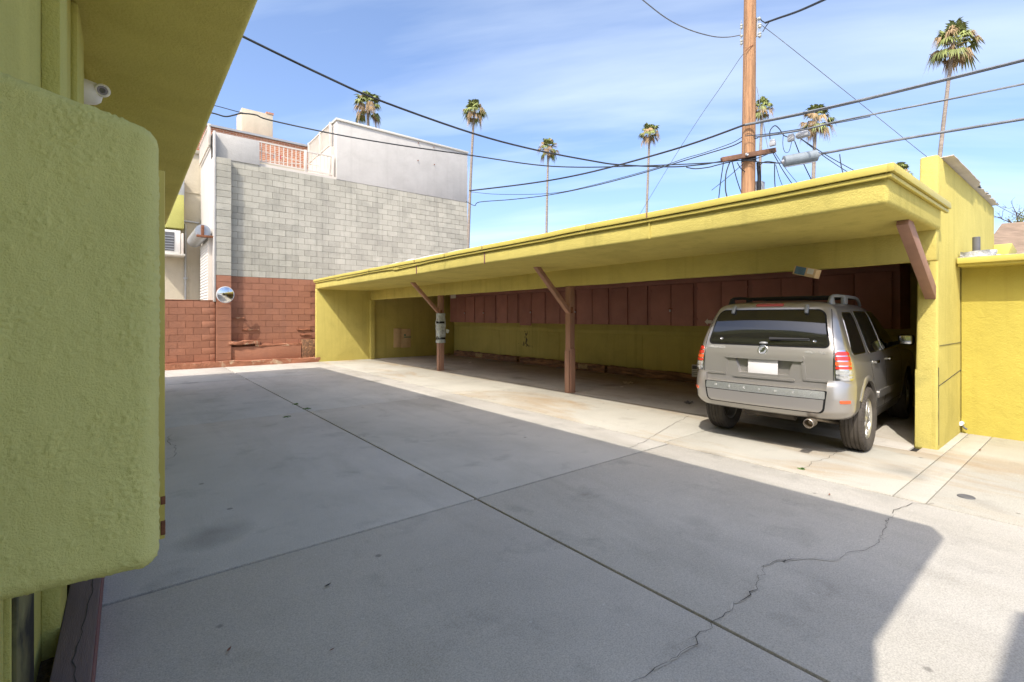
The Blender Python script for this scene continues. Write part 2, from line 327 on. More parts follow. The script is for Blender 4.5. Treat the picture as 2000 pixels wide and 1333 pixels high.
class MB:
    def __init__(s): s.v = []; s.f = []
    def add(s, vs, fs):
        k = len(s.v); s.v += [tuple(p) for p in vs]; s.f += [tuple(i + k for i in f) for f in fs]; return s
    def box(s, x0, x1, y0, y1, z0, z1):
        return s.add([(x0, y0, z0), (x1, y0, z0), (x1, y1, z0), (x0, y1, z0), (x0, y0, z1), (x1, y0, z1), (x1, y1, z1), (x0, y1, z1)],
                     [(0, 3, 2, 1), (4, 5, 6, 7), (0, 1, 5, 4), (1, 2, 6, 5), (2, 3, 7, 6), (3, 0, 4, 7)])
    def hexa(s, p): return s.add(p, [(0, 3, 2, 1), (4, 5, 6, 7), (0, 1, 5, 4), (1, 2, 6, 5), (2, 3, 7, 6), (3, 0, 4, 7)])
    def bar(s, a, b, w, t, up=(0, 0, 1)):
        a, b = Vector(a), Vector(b); d = (b - a).normalized(); u = Vector(up)
        x = d.cross(u)
        if x.length < 1e-4: x = d.cross(Vector((1, 0, 0)))
        x.normalize(); y = x.cross(d).normalized(); x *= w / 2; y *= t / 2
        return s.hexa([a - x - y, a + x - y, b + x - y, b - x - y, a - x + y, a + x + y, b + x + y, b - x + y])
    def tube(s, pts, r, n=8, cap=True):
        pts = [Vector(p) for p in pts]; m = len(pts); rs = r if isinstance(r, (list, tuple)) else [r] * m
        vs, fs = [], []; prev = None
        for i, p in enumerate(pts):
            d = (pts[min(i + 1, m - 1)] - pts[max(i - 1, 0)]).normalized()
            x = prev - d * prev.dot(d) if prev is not None else d.cross(Vector((0, 0, 1)) if abs(d.z) < 0.9 else Vector((1, 0, 0)))
            x.normalize(); prev = x; y = d.cross(x)
            for k in range(n):
                a = 2 * math.pi * k / n; vs.append(p + (x * math.cos(a) + y * math.sin(a)) * rs[i])
        for i in range(m - 1):
            for k in range(n):
                k2 = (k + 1) % n; fs.append((i * n + k, i * n + k2, (i + 1) * n + k2, (i + 1) * n + k))
        if cap: fs += [tuple(reversed(range(n))), tuple(range((m - 1) * n, m * n))]
        return s.add(vs, fs)
    def lathe(s, prof, c, axis='x', n=32, close=False):
        vs, fs = [], []; m = len(prof); c = Vector(c)
        for k in range(n):
            a = 2 * math.pi * k / n; ca, sa = math.cos(a), math.sin(a)
            for (h, r) in prof:
                q = {'x': (h, r * ca, r * sa), 'y': (r * ca, h, r * sa), 'z': (r * ca, r * sa, h)}[axis]
                vs.append(c + Vector(q))
        rng = m if close else m - 1
        for k in range(n):
            k2 = (k + 1) % n
            for i in range(rng):
                j = (i + 1) % m; fs.append((k * m + i, k2 * m + i, k2 * m + j, k * m + j))
        return s.add(vs, fs)
    def prism(s, poly, axis, a, b):
        n = len(poly)
        def mk(p, h): return {'x': (h, p[0], p[1]), 'y': (p[0], h, p[1]), 'z': (p[0], p[1], h)}[axis]
        return s.add([mk(p, a) for p in poly] + [mk(p, b) for p in poly],
                     [tuple(range(n))[::-1], tuple(range(n, 2 * n))] + [(i, (i + 1) % n, n + (i + 1) % n, n + i) for i in range(n)])
    def mesh(s, name, off=(0, 0, 0), bevel=0, seg=2):
        me = bpy.data.meshes.new(name); o = Vector(off)
        me.from_pydata([tuple(Vector(p) - o) for p in s.v], [], s.f)
        bm = bmesh.new(); bm.from_mesh(me)
        bmesh.ops.recalc_face_normals(bm, faces=bm.faces)
        if bevel: bmesh.ops.bevel(bm, geom=[e for e in bm.edges if e.is_manifold and e.calc_face_angle(0) > 0.3], offset=bevel, segments=seg, affect='EDGES', profile=0.5, clamp_overlap=True)
        bm.to_mesh(me); bm.free(); return me
    def build(s, name, mat, parent=None, bevel=0, seg=2, smooth=None, local=False):
        me = s.mesh(name, (0, 0, 0) if local or parent is None else origin_of(parent), bevel, seg)
        if bevel and smooth is None: smooth = 40
        return link(name, me, mat, parent, smooth)
def solo(mb, name, mat, label, cat, group=None, **k): return tag(mb.build(name, mat, **k), label, cat, group)
def struct(o): o['kind'] = 'structure'; return o
def rough_up(o, amp, scale, cuts=0):
    me = o.data; bm = bmesh.new(); bm.from_mesh(me)
    if cuts: bmesh.ops.subdivide_edges(bm, edges=bm.edges, cuts=cuts, use_grid_fill=True)
    bm.normal_update()
    for v in bm.verts:
        p = v.co * scale
        v.co += Vector((mn.noise(p), mn.noise(p + Vector((7, 3, 1))), mn.noise(p + Vector((2, 9, 5))))) * amp
    bm.to_mesh(me); bm.free()

# ------------------------------------------------------------------ the ground and the concrete slabs
g = MB().box(-400, 400, -400, 400, -0.3, -0.06).build('ground', 'ground'); struct(g)
base = MB().box(-0.35, 10.7, -9, 17.5, -0.058, -0.022).build('slab_bed', 'joint'); struct(base)
yard = struct(MB().box(-9, 8.75, -30, -9.01, -0.058, -0.003).build('yard', 'yard'))
YX = [-0.10, 2.31, 5.15]; YY = [-9, -1.6, 3.37, 8.22, 13.5, 17.22]
J = 0.011
def slab(x0, x1, y0, y1, mat, j=J, dz=0.0):
    return MB().box(x0 + j, x1 - j, y0 + j, y1 - j, -0.05, dz).build('concrete_slab', mat, yard, bevel=0.006, seg=2)
SL = {}
for i in range(2):
    for k in range(5):
        SL[(i, k)] = slab(YX[i] if i else -0.30, YX[i + 1], YY[k], YY[k + 1], 'yard', J if i == 0 or k > 0 else J, rnd.uniform(-0.002, 0.002))
ap = [-9, 0.96, 1.18, 3.45, 8.15, 12.9, 17.22]
for k in range(6): slab(5.15, 7.05 if k > 1 else 8.7, ap[k], ap[k + 1], 'apron', 0.004, rnd.uniform(-0.0015, 0.0015))
slab(7.05, 8.7, 1.18, 1.40, 'apron', 0.003, 0.0005)
bay = [1.47, 6.9, 12.1, 17.1]
for k in range(3): slab(7.05, 10.6, bay[k], bay[k + 1], 'bay', 0.004, rnd.uniform(-0.0015, 0.0015))

def ground_poly(pts, z=0.0): return [PZ(x, y, 0) * 1 + Vector((0, 0, z)) for x, y in pts]
def jag(pts, step, amp, seed):
    r = random.Random(seed); out = []
    for a, b in zip(pts[:-1], pts[1:]):
        n = max(2, int((b - a).length / step))
        for i in range(n):
            p = a.lerp(b, i / n); out.append(p + Vector((r.gauss(0, amp), r.gauss(0, amp), 0)))
    out.append(pts[-1]); return out
def strip(name, pts, w0, w1, mat, parent, z, seed, wob=0.5):
    r = random.Random(seed); vs, fs = [], []
    for i, p in enumerate(pts):
        d = pts[min(i + 1, len(pts) - 1)] - pts[max(i - 1, 0)]; nrm = Vector((-d.y, d.x, 0)).normalized()
        wa = r.uniform(w0, w1); wb = r.uniform(w0, w1)
        vs += [(p.x + nrm.x * wa, p.y + nrm.y * wa, z), (p.x - nrm.x * wb, p.y - nrm.y * wb, z)]
    for i in range(len(pts) - 1): fs.append((2 * i, 2 * i + 1, 2 * i + 3, 2 * i + 2))
    m = MB(); m.add(vs, fs); return m.build(name, mat, parent)
crk = ground_poly([(1235, 1340), (1282, 1309), (1320, 1280), (1358, 1258), (1362, 1236), (1395, 1218), (1425, 1196), (1447, 1168), (1470, 1152), (1480, 1128), (1497, 1108), (1515, 1095), (1580, 1093), (1630, 1096), (1655, 1082), (1695, 1076), (1716, 1056), (1728, 1040), (1732, 1020), (1745, 1007)])
cj = jag(crk, 0.035, 0.010, 3)
def strip_var(name, pts, mat, z, seed, k=1.0):
    r = random.Random(seed); vs, fs = [], []
    for i, p in enumerate(pts):
        d = pts[min(i + 1, len(pts) - 1)] - pts[max(i - 1, 0)]; nrm = Vector((-d.y, d.x, 0)).normalized()
        w = k * (0.0008 + 0.0045 * max(0, mn.noise(Vector((i * .21, seed, 0))) + .12) ** 1.3)
        if i in (0, len(pts) - 1): w = 0.0004
        wa, wb = w * r.uniform(.5, 1.5), w * r.uniform(.5, 1.5)
        vs += [(p.x + nrm.x * wa, p.y + nrm.y * wa, z), (p.x - nrm.x * wb, p.y - nrm.y * wb, z)]
    for i in range(len(pts) - 1): fs.append((2 * i, 2 * i + 1, 2 * i + 3, 2 * i + 2))
    m = MB(); m.add(vs, fs); return m.build(name, mat, yard)
strip_var('crack', cj, 'crack', 0.0065, 4)
rbr = random.Random(44)
for i in range(9, len(cj) - 8, 11):
    p = cj[i]; a = rbr.uniform(0, 6.28); q = p + Vector((math.cos(a), math.sin(a), 0)) * rbr.uniform(.05, .13); w_ = cj[min(i + 5, len(cj) - 1)]
    br = jag([p, q.lerp(w_, .35), w_], 0.02, 0.004, 60 + i) if i % 2 else jag([p, q], 0.02, 0.004, 60 + i)
    strip_var('crack', br, 'crack', 0.0062, 70 + i, .3)
for a, b in ((4, 12), (20, 30), (36, 52)):
    strip('crack_filler', [p + Vector((-0.006, 0.004, 0)) for p in cj[a:b]], 0.002, 0.010, 'patch', yard, 0.0028, 20 + a)
cr2 = jag(ground_poly([(1745, 1004), (1760, 992), (1782, 985), (1824, 985)]), 0.06, 0.012, 9); strip('crack', cr2, 0.0008, 0.003, 'crack', yard, 0.0065, 5)
cr3 = jag(ground_poly([(1565, 917), (1590, 904), (1622, 893), (1640, 880)]), 0.06, 0.012, 10); strip('crack', cr3, 0.0008, 0.003, 'crack', yard, 0.0065, 6)
cr4 = jag(ground_poly([(328, 898), (345, 890), (338, 872), (326, 862), (336, 850)]), 0.08, 0.012, 11); strip('crack', cr4, 0.001, 0.004, 'crack', yard, 0.0065, 7)
cr5 = jag(ground_poly([(1230, 876), (1262, 862), (1300, 838), (1345, 813)]), 0.08, 0.008, 12); strip('crack', cr5, 0.001, 0.004, 'crack', yard, 0.0065, 8)
c0 = PZ(1887, 971); solo(MB().lathe([(0.001, 0.0), (0.008, 0.04), (0.008, 0.055), (0.0005, 0.06)], (c0.x, c0.y, 0), 'z', 20), 'drain_cap', 'ac_dark', 'dark round cleanout cap set in the sunlit concrete', 'drain cap', smooth=40)

# ------------------------------------------------------------------ the left apartment building (camera stands under its eave)
L = empty('apartment_building', (-0.3, 6.0, 0), 'olive green stucco apartment building with wide eave overhanging the yard', 'building')
MB().box(-6, -0.30, -0.4, 13.0, -0.05, 4.75).build('wall', 'stucco_green', L)
ev = MB().box(-0.32, 0.69, -0.5, 13.7, 3.66, 3.92).build('eave', 'stucco_soffit', L, bevel=0.05, seg=4)
# flat roof above the eave; its outline throws the yard's shade
off = Vector((0.74, 0.377, 0)) * 5.0
rp = [(4.62 - off.x, 0.82 - off.y), (2.94 - off.x, 0.79 - off.y), (2.47 - off.x, 0.66 - off.y), (-7.5, -3.4), (-7.5, 13.3), (4.60 - off.x, 13.3)]
MB().prism(rp, 'z', 4.755, 5.0).build('roof', 'stucco_green', L)
MB().box(-0.30, -0.237, 2.95, 3.25, 0, 3.66).build('pilaster', 'stucco_green', L, bevel=0.006)
MB().box(-0.31, -0.262, 4.35, 4.9, 2.0, 3.66).build('pilaster', 'stucco_green', L, bevel=0.02)
# door with its track at the foot of the wall
MB().box(-0.299, -0.278, 0.6, 1.98, 0.0, 2.05).build('door', 'stucco_green', L, bevel=0.004)
MB().box(-0.299, -0.27, 2.02, 2.045, 0.0, 2.1).build('door_frame', 'stucco_green', L, bevel=0.003)
MB().box(-0.299, -0.285, 2.25, 2.62, 0.0, 0.8).build('stained_skirting', pmat('blackened olive skirting', (0.16, 0.15, 0.07), 0.9, var=0.3, vs_=5, c2=(0.02, 0.02, 0.02), c2s=2.5, c2p=(0.4, 0.6)), L, bevel=0.004)
# rough cast wing wall close to the camera
def roughcast():
    x0, x1, y0, y1 = -0.305, 0.064, 1.54, 1.80
    pts = [(x0, y0, 0.90), (x1, y0, 0.888), (x1, y1, 0.888), (x0, y1, 0.90), (x0, y0, 2.115), (x1, y0, 2.028), (x1, y1, 2.028), (x0, y1, 2.115)]
    me = MB().hexa(pts).mesh('wing_wall', origin_of(L), 0.042, 6)
    o = bpy.data.objects.new('tmp', me); col.objects.link(o)
    md = o.modifiers.new('r', 'REMESH'); md.mode = 'VOXEL'; md.voxel_size = 0.0032; md.use_smooth_shade = True
    dg = bpy.context.evaluated_depsgraph_get(); dg.update()
    me2 = bpy.data.meshes.new_from_object(o.evaluated_get(dg)); bpy.data.objects.remove(o)
    n = len(me2.vertices); co = np.empty(n * 3); me2.vertices.foreach_get('co', co); co = co.reshape(-1, 3)
    no = np.empty(n * 3); me2.vertices.foreach_get('normal', no); no = no.reshape(-1, 3)
    for i in range(n):
        if co[i, 1] > y0 + 0.12 - L.location.y: continue
        p = Vector(co[i])
        a = mn.noise(p * 120); b = mn.noise(Vector((p.x * 70, p.y * 70, p.z * 40)) + Vector((3, 5, 1))); c = mn.noise(p * 7)
        e_ = mn.noise(Vector((p.x * 22 + p.z * 16, p.y * 20, p.z * 9 - p.x * 30)) + Vector((c * 1.5, 0, 0)))
        d = max(0.0, a - 0.16 + b * 0.3 + c * .5 + e_ * .35) * 0.0046 + b * 0.0004 + c * 0.0007 + e_ * .0009
        co[i] += no[i] * d
    me2.vertices.foreach_set('co', co.ravel()); me2.name = 'wing_wall'
    me2.materials.clear()
    return link('wing_wall', me2, 'panel_stucco', L, 180)
roughcast()
# narrow painted cabinet on the wall behind it
q = empty('meter_cabinet', (-0.1, 2.95, 0.45), 'thin olive metal cabinet edge with rusty foot behind the rounded stucco wall', 'cabinet')
MB().box(-0.3, 0.135, 2.93, 3.2, 0.47, 2.26).build('body', 'stucco_green', q, bevel=0.006)
MB().box(-0.28, 0.142, 2.912, 2.928, 0.45, 2.26).build('door', 'trim', q, bevel=0.004)
MB().box(0.125, 0.144, 2.908, 2.925, 0.47, 0.54).build('hinge', 'rust', q, bevel=0.002)
MB().box(0.125, 0.144, 2.908, 2.925, 0.62, 0.66).build('hinge', 'rust', q, bevel=0.002)

# security camera on the wall
sc = P(183, 181, 3.9)
s = empty('security_camera', sc, 'white dome security camera under the olive eave', 'camera')
MB().lathe([(0, 0), (0, 0.095), (0.02, 0.105), (0.06, 0.105), (0.065, 0)], sc + Vector((-0.155, 0.02, 0.0)), 'x', 28).build('mount', 'white_plastic', s, smooth=40)
MB().lathe([(0, 0.0), (0, 0.10), (0.05, 0.098), (0.105, 0.085), (0.135, 0.06), (0.15, 0.0)], sc + Vector((-0.09, 0.02, -0.002)), 'x', 28).build('housing', 'white_plastic', s, smooth=50)
fw = (Vector((0, 0, CAM_H)) - sc); fw.z += 0.2; fw.normalize()
ec = sc + Vector((0.055, -0.035, 0.018))
def disc_stack(prof, c, d, n=24):
    q_ = d.to_track_quat('Z', 'Y'); m_ = MB()
    t = MB().lathe(prof, (0, 0, 0), 'z', n); m_.v = [tuple(c + q_ @ Vector(p)) for p in t.v]; m_.f = t.f; return m_
disc_stack([(-0.05, 0.05), (0.02, 0.052), (0.035, 0.045), (0.036, 0.036)], ec, fw).build('eye_ring', 'white_plastic', s, smooth=40)
disc_stack([(0.034, 0.0), (0.034, 0.037)], ec, fw).build('lens_face', 'lens', s)
disc_stack([(0.034, 0.020), (0.044, 0.019), (0.044, 0.0)], ec, fw).build('lens', 'ac_dark', s, smooth=40)

# kerb timber and dirt strip along the wall
kb = empty('kerb_timber', (-0.17, 2.5, 0), 'cracked dusty maroon kerb timber lying at the foot of the olive wall', 'timber')
t_ = MB().box(-0.236, -0.112, -1.0, 4.6, 0.0, 0.15).build('timber', 'kerb_timber', kb, bevel=0.008)
MB().box(-0.1118, -0.108, -1.0, 4.6, 0.004, 0.138).build('painted_side', 'kerb_side', kb)
kc = jag([Vector((-0.165, 0.5, 0)), Vector((-0.175, 1.6, 0)), Vector((-0.150, 2.4, 0)), Vector((-0.17, 2.62, 0)), Vector((-0.145, 3.2, 0)), Vector((-0.16, 4.4, 0))], 0.05, 0.004, 31)
strip('split', kc, 0.0008, 0.003, 'crack', kb, 0.1525, 32)
soil = MB().box(-0.3, -0.236, -1.0, 6, -0.02, 0.02).build('soil', 'soil'); tag(soil, 'dry dirt between the wall and the kerb timber', 'dirt', kind='stuff')
rough_up(soil, 0.01, 30, 5)

# neighbouring wing behind the camera; the photograph shows its shade at the right edge
N = empty('rear_wing', (-3, -6, 0), 'cream rear building whose roof shades the lower right corner of the yard', 'building')
MB().box(-12, -1.4, -5.2, -2.4, -0.05, 5.8).build('wall', 'cream', N)
hN = 6.0
cx_, cy_ = 3.66 - 0.74 * hN, 0.31 - 0.377 * hN
MB().prism([(cx_, cy_ - 0.03), (cx_ - 0.05, cy_), (-12.3, cy_), (-12.3, -5.5), (cx_, -5.5)], 'z', 5.8, hN).build('roof', 'coping', N)

# ------------------------------------------------------------------ the carport
CP = empty('carport', (8.0, 9.0, 0), 'long open yellow stucco carport with flat overhanging roof', 'carport')
Y0, Y1 = 1.19, 17.22
MB().box(5.06, 7.12, Y0, Y1, 2.505, 2.775).build('canopy', 'stucco', CP, bevel=0.04, seg=4)
MB().box(6.985, 7.115, Y0 + 0.02, Y1 - 0.03, 2.17, 2.52).build('beam', 'stucco', CP, bevel=0.012, seg=2)
MB().box(7.13, 10.75, 1.30, Y1, 2.66, 2.80).build('roof_deck', 'redwood', CP)
MB().add([(5.07, Y0 + 0.02, 2.801), (7.31, Y0 + 0.02, 2.801), (7.31, 1.46, 2.801), (10.8, 1.46, 2.801), (10.8, Y1, 2.801), (5.07, Y1, 2.801), (5.07, Y0 + 0.02, 2.834), (7.31, Y0 + 0.02, 2.834), (7.31, 1.46, 2.834), (10.8, 1.46, 2.834), (10.8, Y1, 2.834), (5.07, Y1, 2.834)], [(5, 4, 3, 2, 1, 0), (6, 7, 8, 9, 10, 11)] + [(i, (i + 1) % 6, 6 + (i + 1) % 6, 6 + i) for i in range(6)]).build('roofing', 'roofing', CP)
# front trim: an upper metal band in lengths and a lower lip, some of it sprung loose
ys = [Y0 - 0.015, 4.6, 8.5, 12.4, Y1 + 0.02]
for a, b in zip(ys[:-1], ys[1:]):
    MB().box(5.00, 5.058, a + 0.002, b - 0.002, 2.765, 2.835).build('fascia_trim', 'trim', CP, bevel=0.004)
    MB().box(5.022, 5.058, a + 0.002, b - 0.002, 2.722, 2.758).build('drip_edge', 'trim', CP, bevel=0.006)
MB().box(5.00, 7.30, Y0 - 0.055, Y0 - 0.002, 2.765, 2.835).build('fascia_trim', 'trim', CP, bevel=0.004)
MB().box(5.02, 7.30, Y0 - 0.034, Y0 - 0.002, 2.722, 2.758).build('drip_edge', 'trim', CP, bevel=0.006)
for (a, b, z, t) in ((9.1, 10.9, 2.700, 0.02), (10.6, 11.9, 2.712, -0.012), (13.4, 15.0, 2.702, 0.012), (12.9, 16.9, 2.716, 0.0)):
    MB().hexa([(5.025, a, z + t), (5.056, a, z + t), (5.056, b, z - t), (5.025, b, z - t), (5.025, a, z + t + 0.018), (5.056, a, z + t + 0.018), (5.056, b, z - t + 0.018), (5.025, b, z - t + 0.018)]).build('loose_trim', 'trim', CP, bevel=0.003)
for px in (813, 946, 1268):  # upright joints; the last strip is a cast shadow laid on as colour
    y = PX(px, 480, 5.05).y
    MB().box(5.046, 5.063, y - 0.009, y + 0.009, 2.515, 2.755).build('seam_shadow_strip', 'kerb_side' if px != 1268 else 'stucco_base', CP)
    MB().box(4.992, 5.004, y - 0.004, y + 0.004, 2.767, 2.833).build('seam_shadow_strip', 'kerb_side', CP)
def wavy(o):
    bm = bmesh.new(); bm.from_mesh(o.data); oy = origin_of(o.parent).y
    le = [e for e in bm.edges if abs(e.verts[0].co.y - e.verts[1].co.y) > 1.0]
    if le: bmesh.ops.subdivide_edges(bm, edges=le, cuts=int(max(e.calc_length() for e in le) * 4), use_grid_fill=True)
    for v in bm.verts:
        y = v.co.y + oy
        v.co.z += 0.012 * mn.noise(Vector((y * .55, 1.3, 0))) + 0.004 * mn.noise(Vector((y * 2.3, 4.1, v.co.z * 3)))
        v.co.x += 0.010 * mn.noise(Vector((y * .7, 8.2, 0)))
    bm.to_mesh(o.data); bm.free()
for ch in [c_ for c_ in CP.children if c_.name.split('.')[0] in ('canopy', 'fascia_trim', 'drip_edge', 'loose_trim', 'beam')]: wavy(ch)
MB().box(10.60, 10.75, 1.30, Y1, -0.03, 2.70).build('back_wall', 'stucco', CP)
MB().box(10.575, 10.597, 1.47, 17.08, 1.08, 1.20).build('wall_batten', 'stucco', CP, bevel=0.003)
for k in range(5): MB().box(10.588, 10.5975, 1.48 + k * 3.12, 1.48 + (k + 1) * 3.12 - 0.006, 0.16, 1.075).build('wall_panel', 'stucco', CP, bevel=0.002)
MB().box(5.05, 10.59, 17.09, 17.21, -0.03, 2.52).build('end_wall', 'stucco', CP, bevel=0.02, seg=3)
MB().box(6.94, 7.12, 16.96, 17.095, -0.03, 2.18).build('end_pilaster', 'stucco', CP, bevel=0.02, seg=3)
# parapet wall and pier at the near end
pw = MB().hexa([(7.32, 1.255, -0.03), (11.74, 1.27, -0.03), (11.74, 1.47, -0.03), (7.32, 1.475, -0.03), (7.40, 1.265, 3.45), (11.74, 1.27, 3.45), (11.74, 1.44, 3.45), (7.40, 1.435, 3.45)]).build('side_wall', 'stucco', CP, bevel=0.025, seg=3)
MB().box(7.315, 7.3185, 1.31, 1.46, 0.0, 0.92).build('scuffed_corner', 'stucco_base', CP)
for (x0, x1, z, dz) in ((7.42, 8.72, 1.205, 0.0), (7.36, 8.70, 0.74, 0.10)):
    pts = jag([Vector((x0, 0, z)), Vector((x1, 0, z + dz))], 0.05, 0.008, int(z * 100))
    m = MB()
    for a, b in zip(pts[:-1], pts[1:]): m.box(a.x, b.x, 1.252, 1.258, a.z - 0.0025, a.z + 0.002)
    m.build('crack', 'crack', CP)
m = MB(); r_ = random.Random(5)
for i in range(18): m.box(7.357 + r_.uniform(-.004, .004), 7.361, 1.2515, 1.256, 0.05 + i * 0.05, 0.105 + i * 0.05)
m.build('crack', 'crack', CP)
# metal flashing along the parapet, its torn felt hanging over the yard side
r_ = random.Random(12); fr = []; x = 7.62
while x < 11.6:
    fr.append((x, 1.16 + (r_.choice((0, 0, .01, .02, .05)) + r_.uniform(0, .012) + .02 if x > 9.5 else r_.uniform(0, .006)))); x += r_.uniform(.05, .16)
MB().prism(fr + [(11.62, 1.44), (7.62, 1.44)], 'z', 3.453, 3.463).build('parapet_flashing', 'roofing', CP)
fe = MB(); x = 9.4
while x < 11.6:
    w = r_.uniform(0.10, 0.3); fe.box(x, x + w, 1.20 + r_.uniform(0, .05), 1.43, 3.464, 3.475 + r_.uniform(0, .025)); x += w * 0.9
fe.build('torn_felt', 'felt', CP)
# posts with their braces
def post(x, y):
    MB().box(x - 0.05, x + 0.09, y - 0.065, y + 0.065, -0.01, 2.17).build('post', 'wood_brown', CP, bevel=0.006)
    MB().box(x - 0.078, x - 0.051, y - 0.06, y + 0.06, -0.01, 0.86).build('post_board', 'wood_brown', CP, bevel=0.004)
    MB().box(x - 0.045, x + 0.085, y - 0.088, y - 0.067, -0.01, 0.90).build('post_board', 'wood_brown', CP, bevel=0.004)
    MB().box(x - 0.030, x + 0.03, y - 0.072, y - 0.066, 1.62, 1.75).build('bolt_plate', 'rust', CP, bevel=0.002)
    MB().bar((x + 0.03, y, 1.60), (6.14, y, 2.53), 0.085, 0.10, (0, 1, 0)).build('brace', 'wood_brown', CP, bevel=0.004)
post(7.05, 6.93); post(7.04, 12.12)
MB().bar((7.42, 1.33, 1.80), (6.04, 1.30, 2.52), 0.14, 0.10, (0, 1, 0)).build('brace', 'wood_brown', CP, bevel=0.005)
# rafters and the red wood blocking between them
k = 0; y = 1.75
while y < 17.0:
    MB().box(7.14, 10.58, y - 0.022, y + 0.022, 2.50, 2.655).build('rafter', 'dark_wood', CP)
    MB().box(9.62, 9.64, y + 0.03, y + 0.58, 2.43, 2.655).build('blocking', 'redwood', CP)
    y += 0.61

# soot scribble on the back wall and a ridge of old roofing felt behind the fascia
c = PX(1028, 665, 10.58); r_ = random.Random(9); m = MB()
for i in range(34):
    t = r_.random(); y = c.y + r_.gauss(0, .05 + .10 * (t < .25)) ; z = c.z - .22 + t * .55; w, h = r_.uniform(.008, .03), r_.uniform(.01, .06)
    m.add([(10.5868, y - w, z - h), (10.5868, y + w * .6, z - h * .7), (10.5868, y + w, z + h), (10.5868, y - w * .5, z + h * .8)], [(0, 1, 2, 3)])
m.build('soot_mark', 'felt', CP)
m = MB(); n_ = 60
for i in range(n_ + 1):
    t = i / n_; y = 5.2 + t * 9.0; h = 0.012 + 0.10 * math.sin(math.pi * t) * (.8 + .35 * mn.noise(Vector((i * .35, 2, 0))))
    m.v += [(5.18, y, 2.836), (5.30, y, 2.836 + h), (5.62, y, 2.836 + h * .8), (5.8, y, 2.836)]
m.f = [(4 * i + k, 4 * i + k + 1, 4 * i + k + 5, 4 * i + k + 4) for i in range(n_) for k in range(3)]
m.build('roofing_ridge', 'roofing', CP, smooth=60)

# wall cabinets
CB = empty('wall_cabinet', (10.2, 9, 1.34), 'long row of maroon plywood storage cabinets hung on the carport wall', 'cabinet')
XC = 9.9
ya, yb = PX(878, 600, XC).y, PX(1757, 600, XC).y
MB().box(XC + 0.03, 10.57, yb, ya, 1.345, 2.42).build('case', 'cab_case', CB)
MB().box(XC + 0.003, XC + 0.029, yb, ya, 2.315, 2.42).build('top_rail', 'cab_case', CB, bevel=0.003)
doors = [(892, 908), (909, 926), (928, 945), (946, 967), (971, 990), (991, 1011), (1015, 1037), (1038, 1064), (1067, 1093), (1094, 1124), (1126, 1156), (1157, 1188), (1194, 1225), (1231, 1264), (1271, 1310), (1311, 1354), (1361, 1408), (1409, 1460), (1469, 1525), (1526, 1587), (1598, 1668), (1669, 1742)]
r_ = random.Random(21)
for i, (a, b) in enumerate(doors):
    y1_, y0_ = PX(a, 600, XC).y - 0.003, PX(b, 600, XC).y + 0.003
    zt = 2.30 + r_.uniform(-0.012, 0.008); zb = 1.35 + r_.uniform(-0.012, 0.01)
    if i in (6,): zb -= 0.06
    d = MB().hexa([(XC, y0_, zb), (XC + 0.026, y0_, zb), (XC + 0.026, y1_, zb + r_.uniform(-.006, .006)), (XC, y1_, zb), (XC, y0_, zt), (XC + 0.026, y0_, zt), (XC + 0.026, y1_, zt), (XC, y1_, zt + r_.uniform(-.008, .008))]).build('door', 'cab', CB, bevel=0.003)
    for hz in (1.5, 2.17):
        hy = y1_ - 0.004 if i % 2 == 0 else y0_ + 0.004
        MB().box(XC - 0.006, XC - 0.0005, hy - 0.018, hy + 0.018, hz - 0.03, hz + 0.03).build('hinge', 'cab_case', d, bevel=0.001)
    if i in (0, 2, 6, 9, 14, 17):
        MB().box(XC - 0.014, XC - 0.001, y0_ - 0.05, y0_ + 0.05, 1.72, 1.75).build('hasp', 'rust', d, bevel=0.002)
        MB().box(XC - 0.034, XC - 0.012, y0_ - 0.018, y0_ + 0.018, 1.665, 1.72).build('padlock', 'galv', d, bevel=0.004)
# a white sticker shaped like an arrow on one cabinet door
c = PX(1384, 629, XC - 0.004)
solo(MB().prism([(c.y + 0.09, c.z), (c.y + 0.02, c.z + 0.07), (c.y + 0.02, c.z + 0.035), (c.y - 0.07, c.z + 0.035), (c.y - 0.07, c.z - 0.035), (c.y + 0.02, c.z - 0.035), (c.y + 0.02, c.z - 0.07)], 'x', XC - 0.007, XC - 0.003), 'arrow_sticker', 'paper', 'small white arrow sticker on maroon cabinet door beside the car', 'sticker')
c = PX(886, 578, XC)
solo(MB().box(XC - 0.03, XC - 0.002, c.y - 0.17, c.y + 0.17, c.z - 0.10, c.z + 0.10), 'paper_notice', 'paper', 'cream paper sheet at the top of the farthest cabinet', 'paper', bevel=0.002)

# timber wheel stops
def wheel_stop(y0, y1, mat, label, seed):
    m = MB().box(10.28, 10.45, y0, y1, 0.0, 0.20).mesh('w')
    bm = bmesh.new(); bm.from_mesh(m)
    bmesh.ops.subdivide_edges(bm, edges=[e for e in bm.edges if abs((e.verts[0].co - e.verts[1].co).y) > 0.5], cuts=int((y1 - y0) * 7))
    bmesh.ops.subdivide_edges(bm, edges=[e for e in bm.edges if abs((e.verts[0].co - e.verts[1].co).y) < 0.01], cuts=2, use_grid_fill=True)
    for v in bm.verts:
        p = v.co * 5 + Vector((seed, 0, 0)); n_ = Vector((mn.noise(p), mn.noise(p + Vector((3, 1, 8))) * .4, mn.noise(p + Vector((5, 5, 1)))))
        v.co += n_ * 0.034
        if v.co.z < 0.04: v.co.z = max(-0.005, v.co.z)
    bm.to_mesh(m); bm.free()
    o = link('wheel_stop', m, mat); return tag(o, label, 'timber', 'timber wheel stops along the back wall')
wheel_stop(12.6, 16.6, 'timber', 'dark charred wheel stop timber lying at the far end of the carport', 1)
wheel_stop(8.75, 12.45, 'timber', 'long splintered wheel stop timber behind the middle bay', 2)
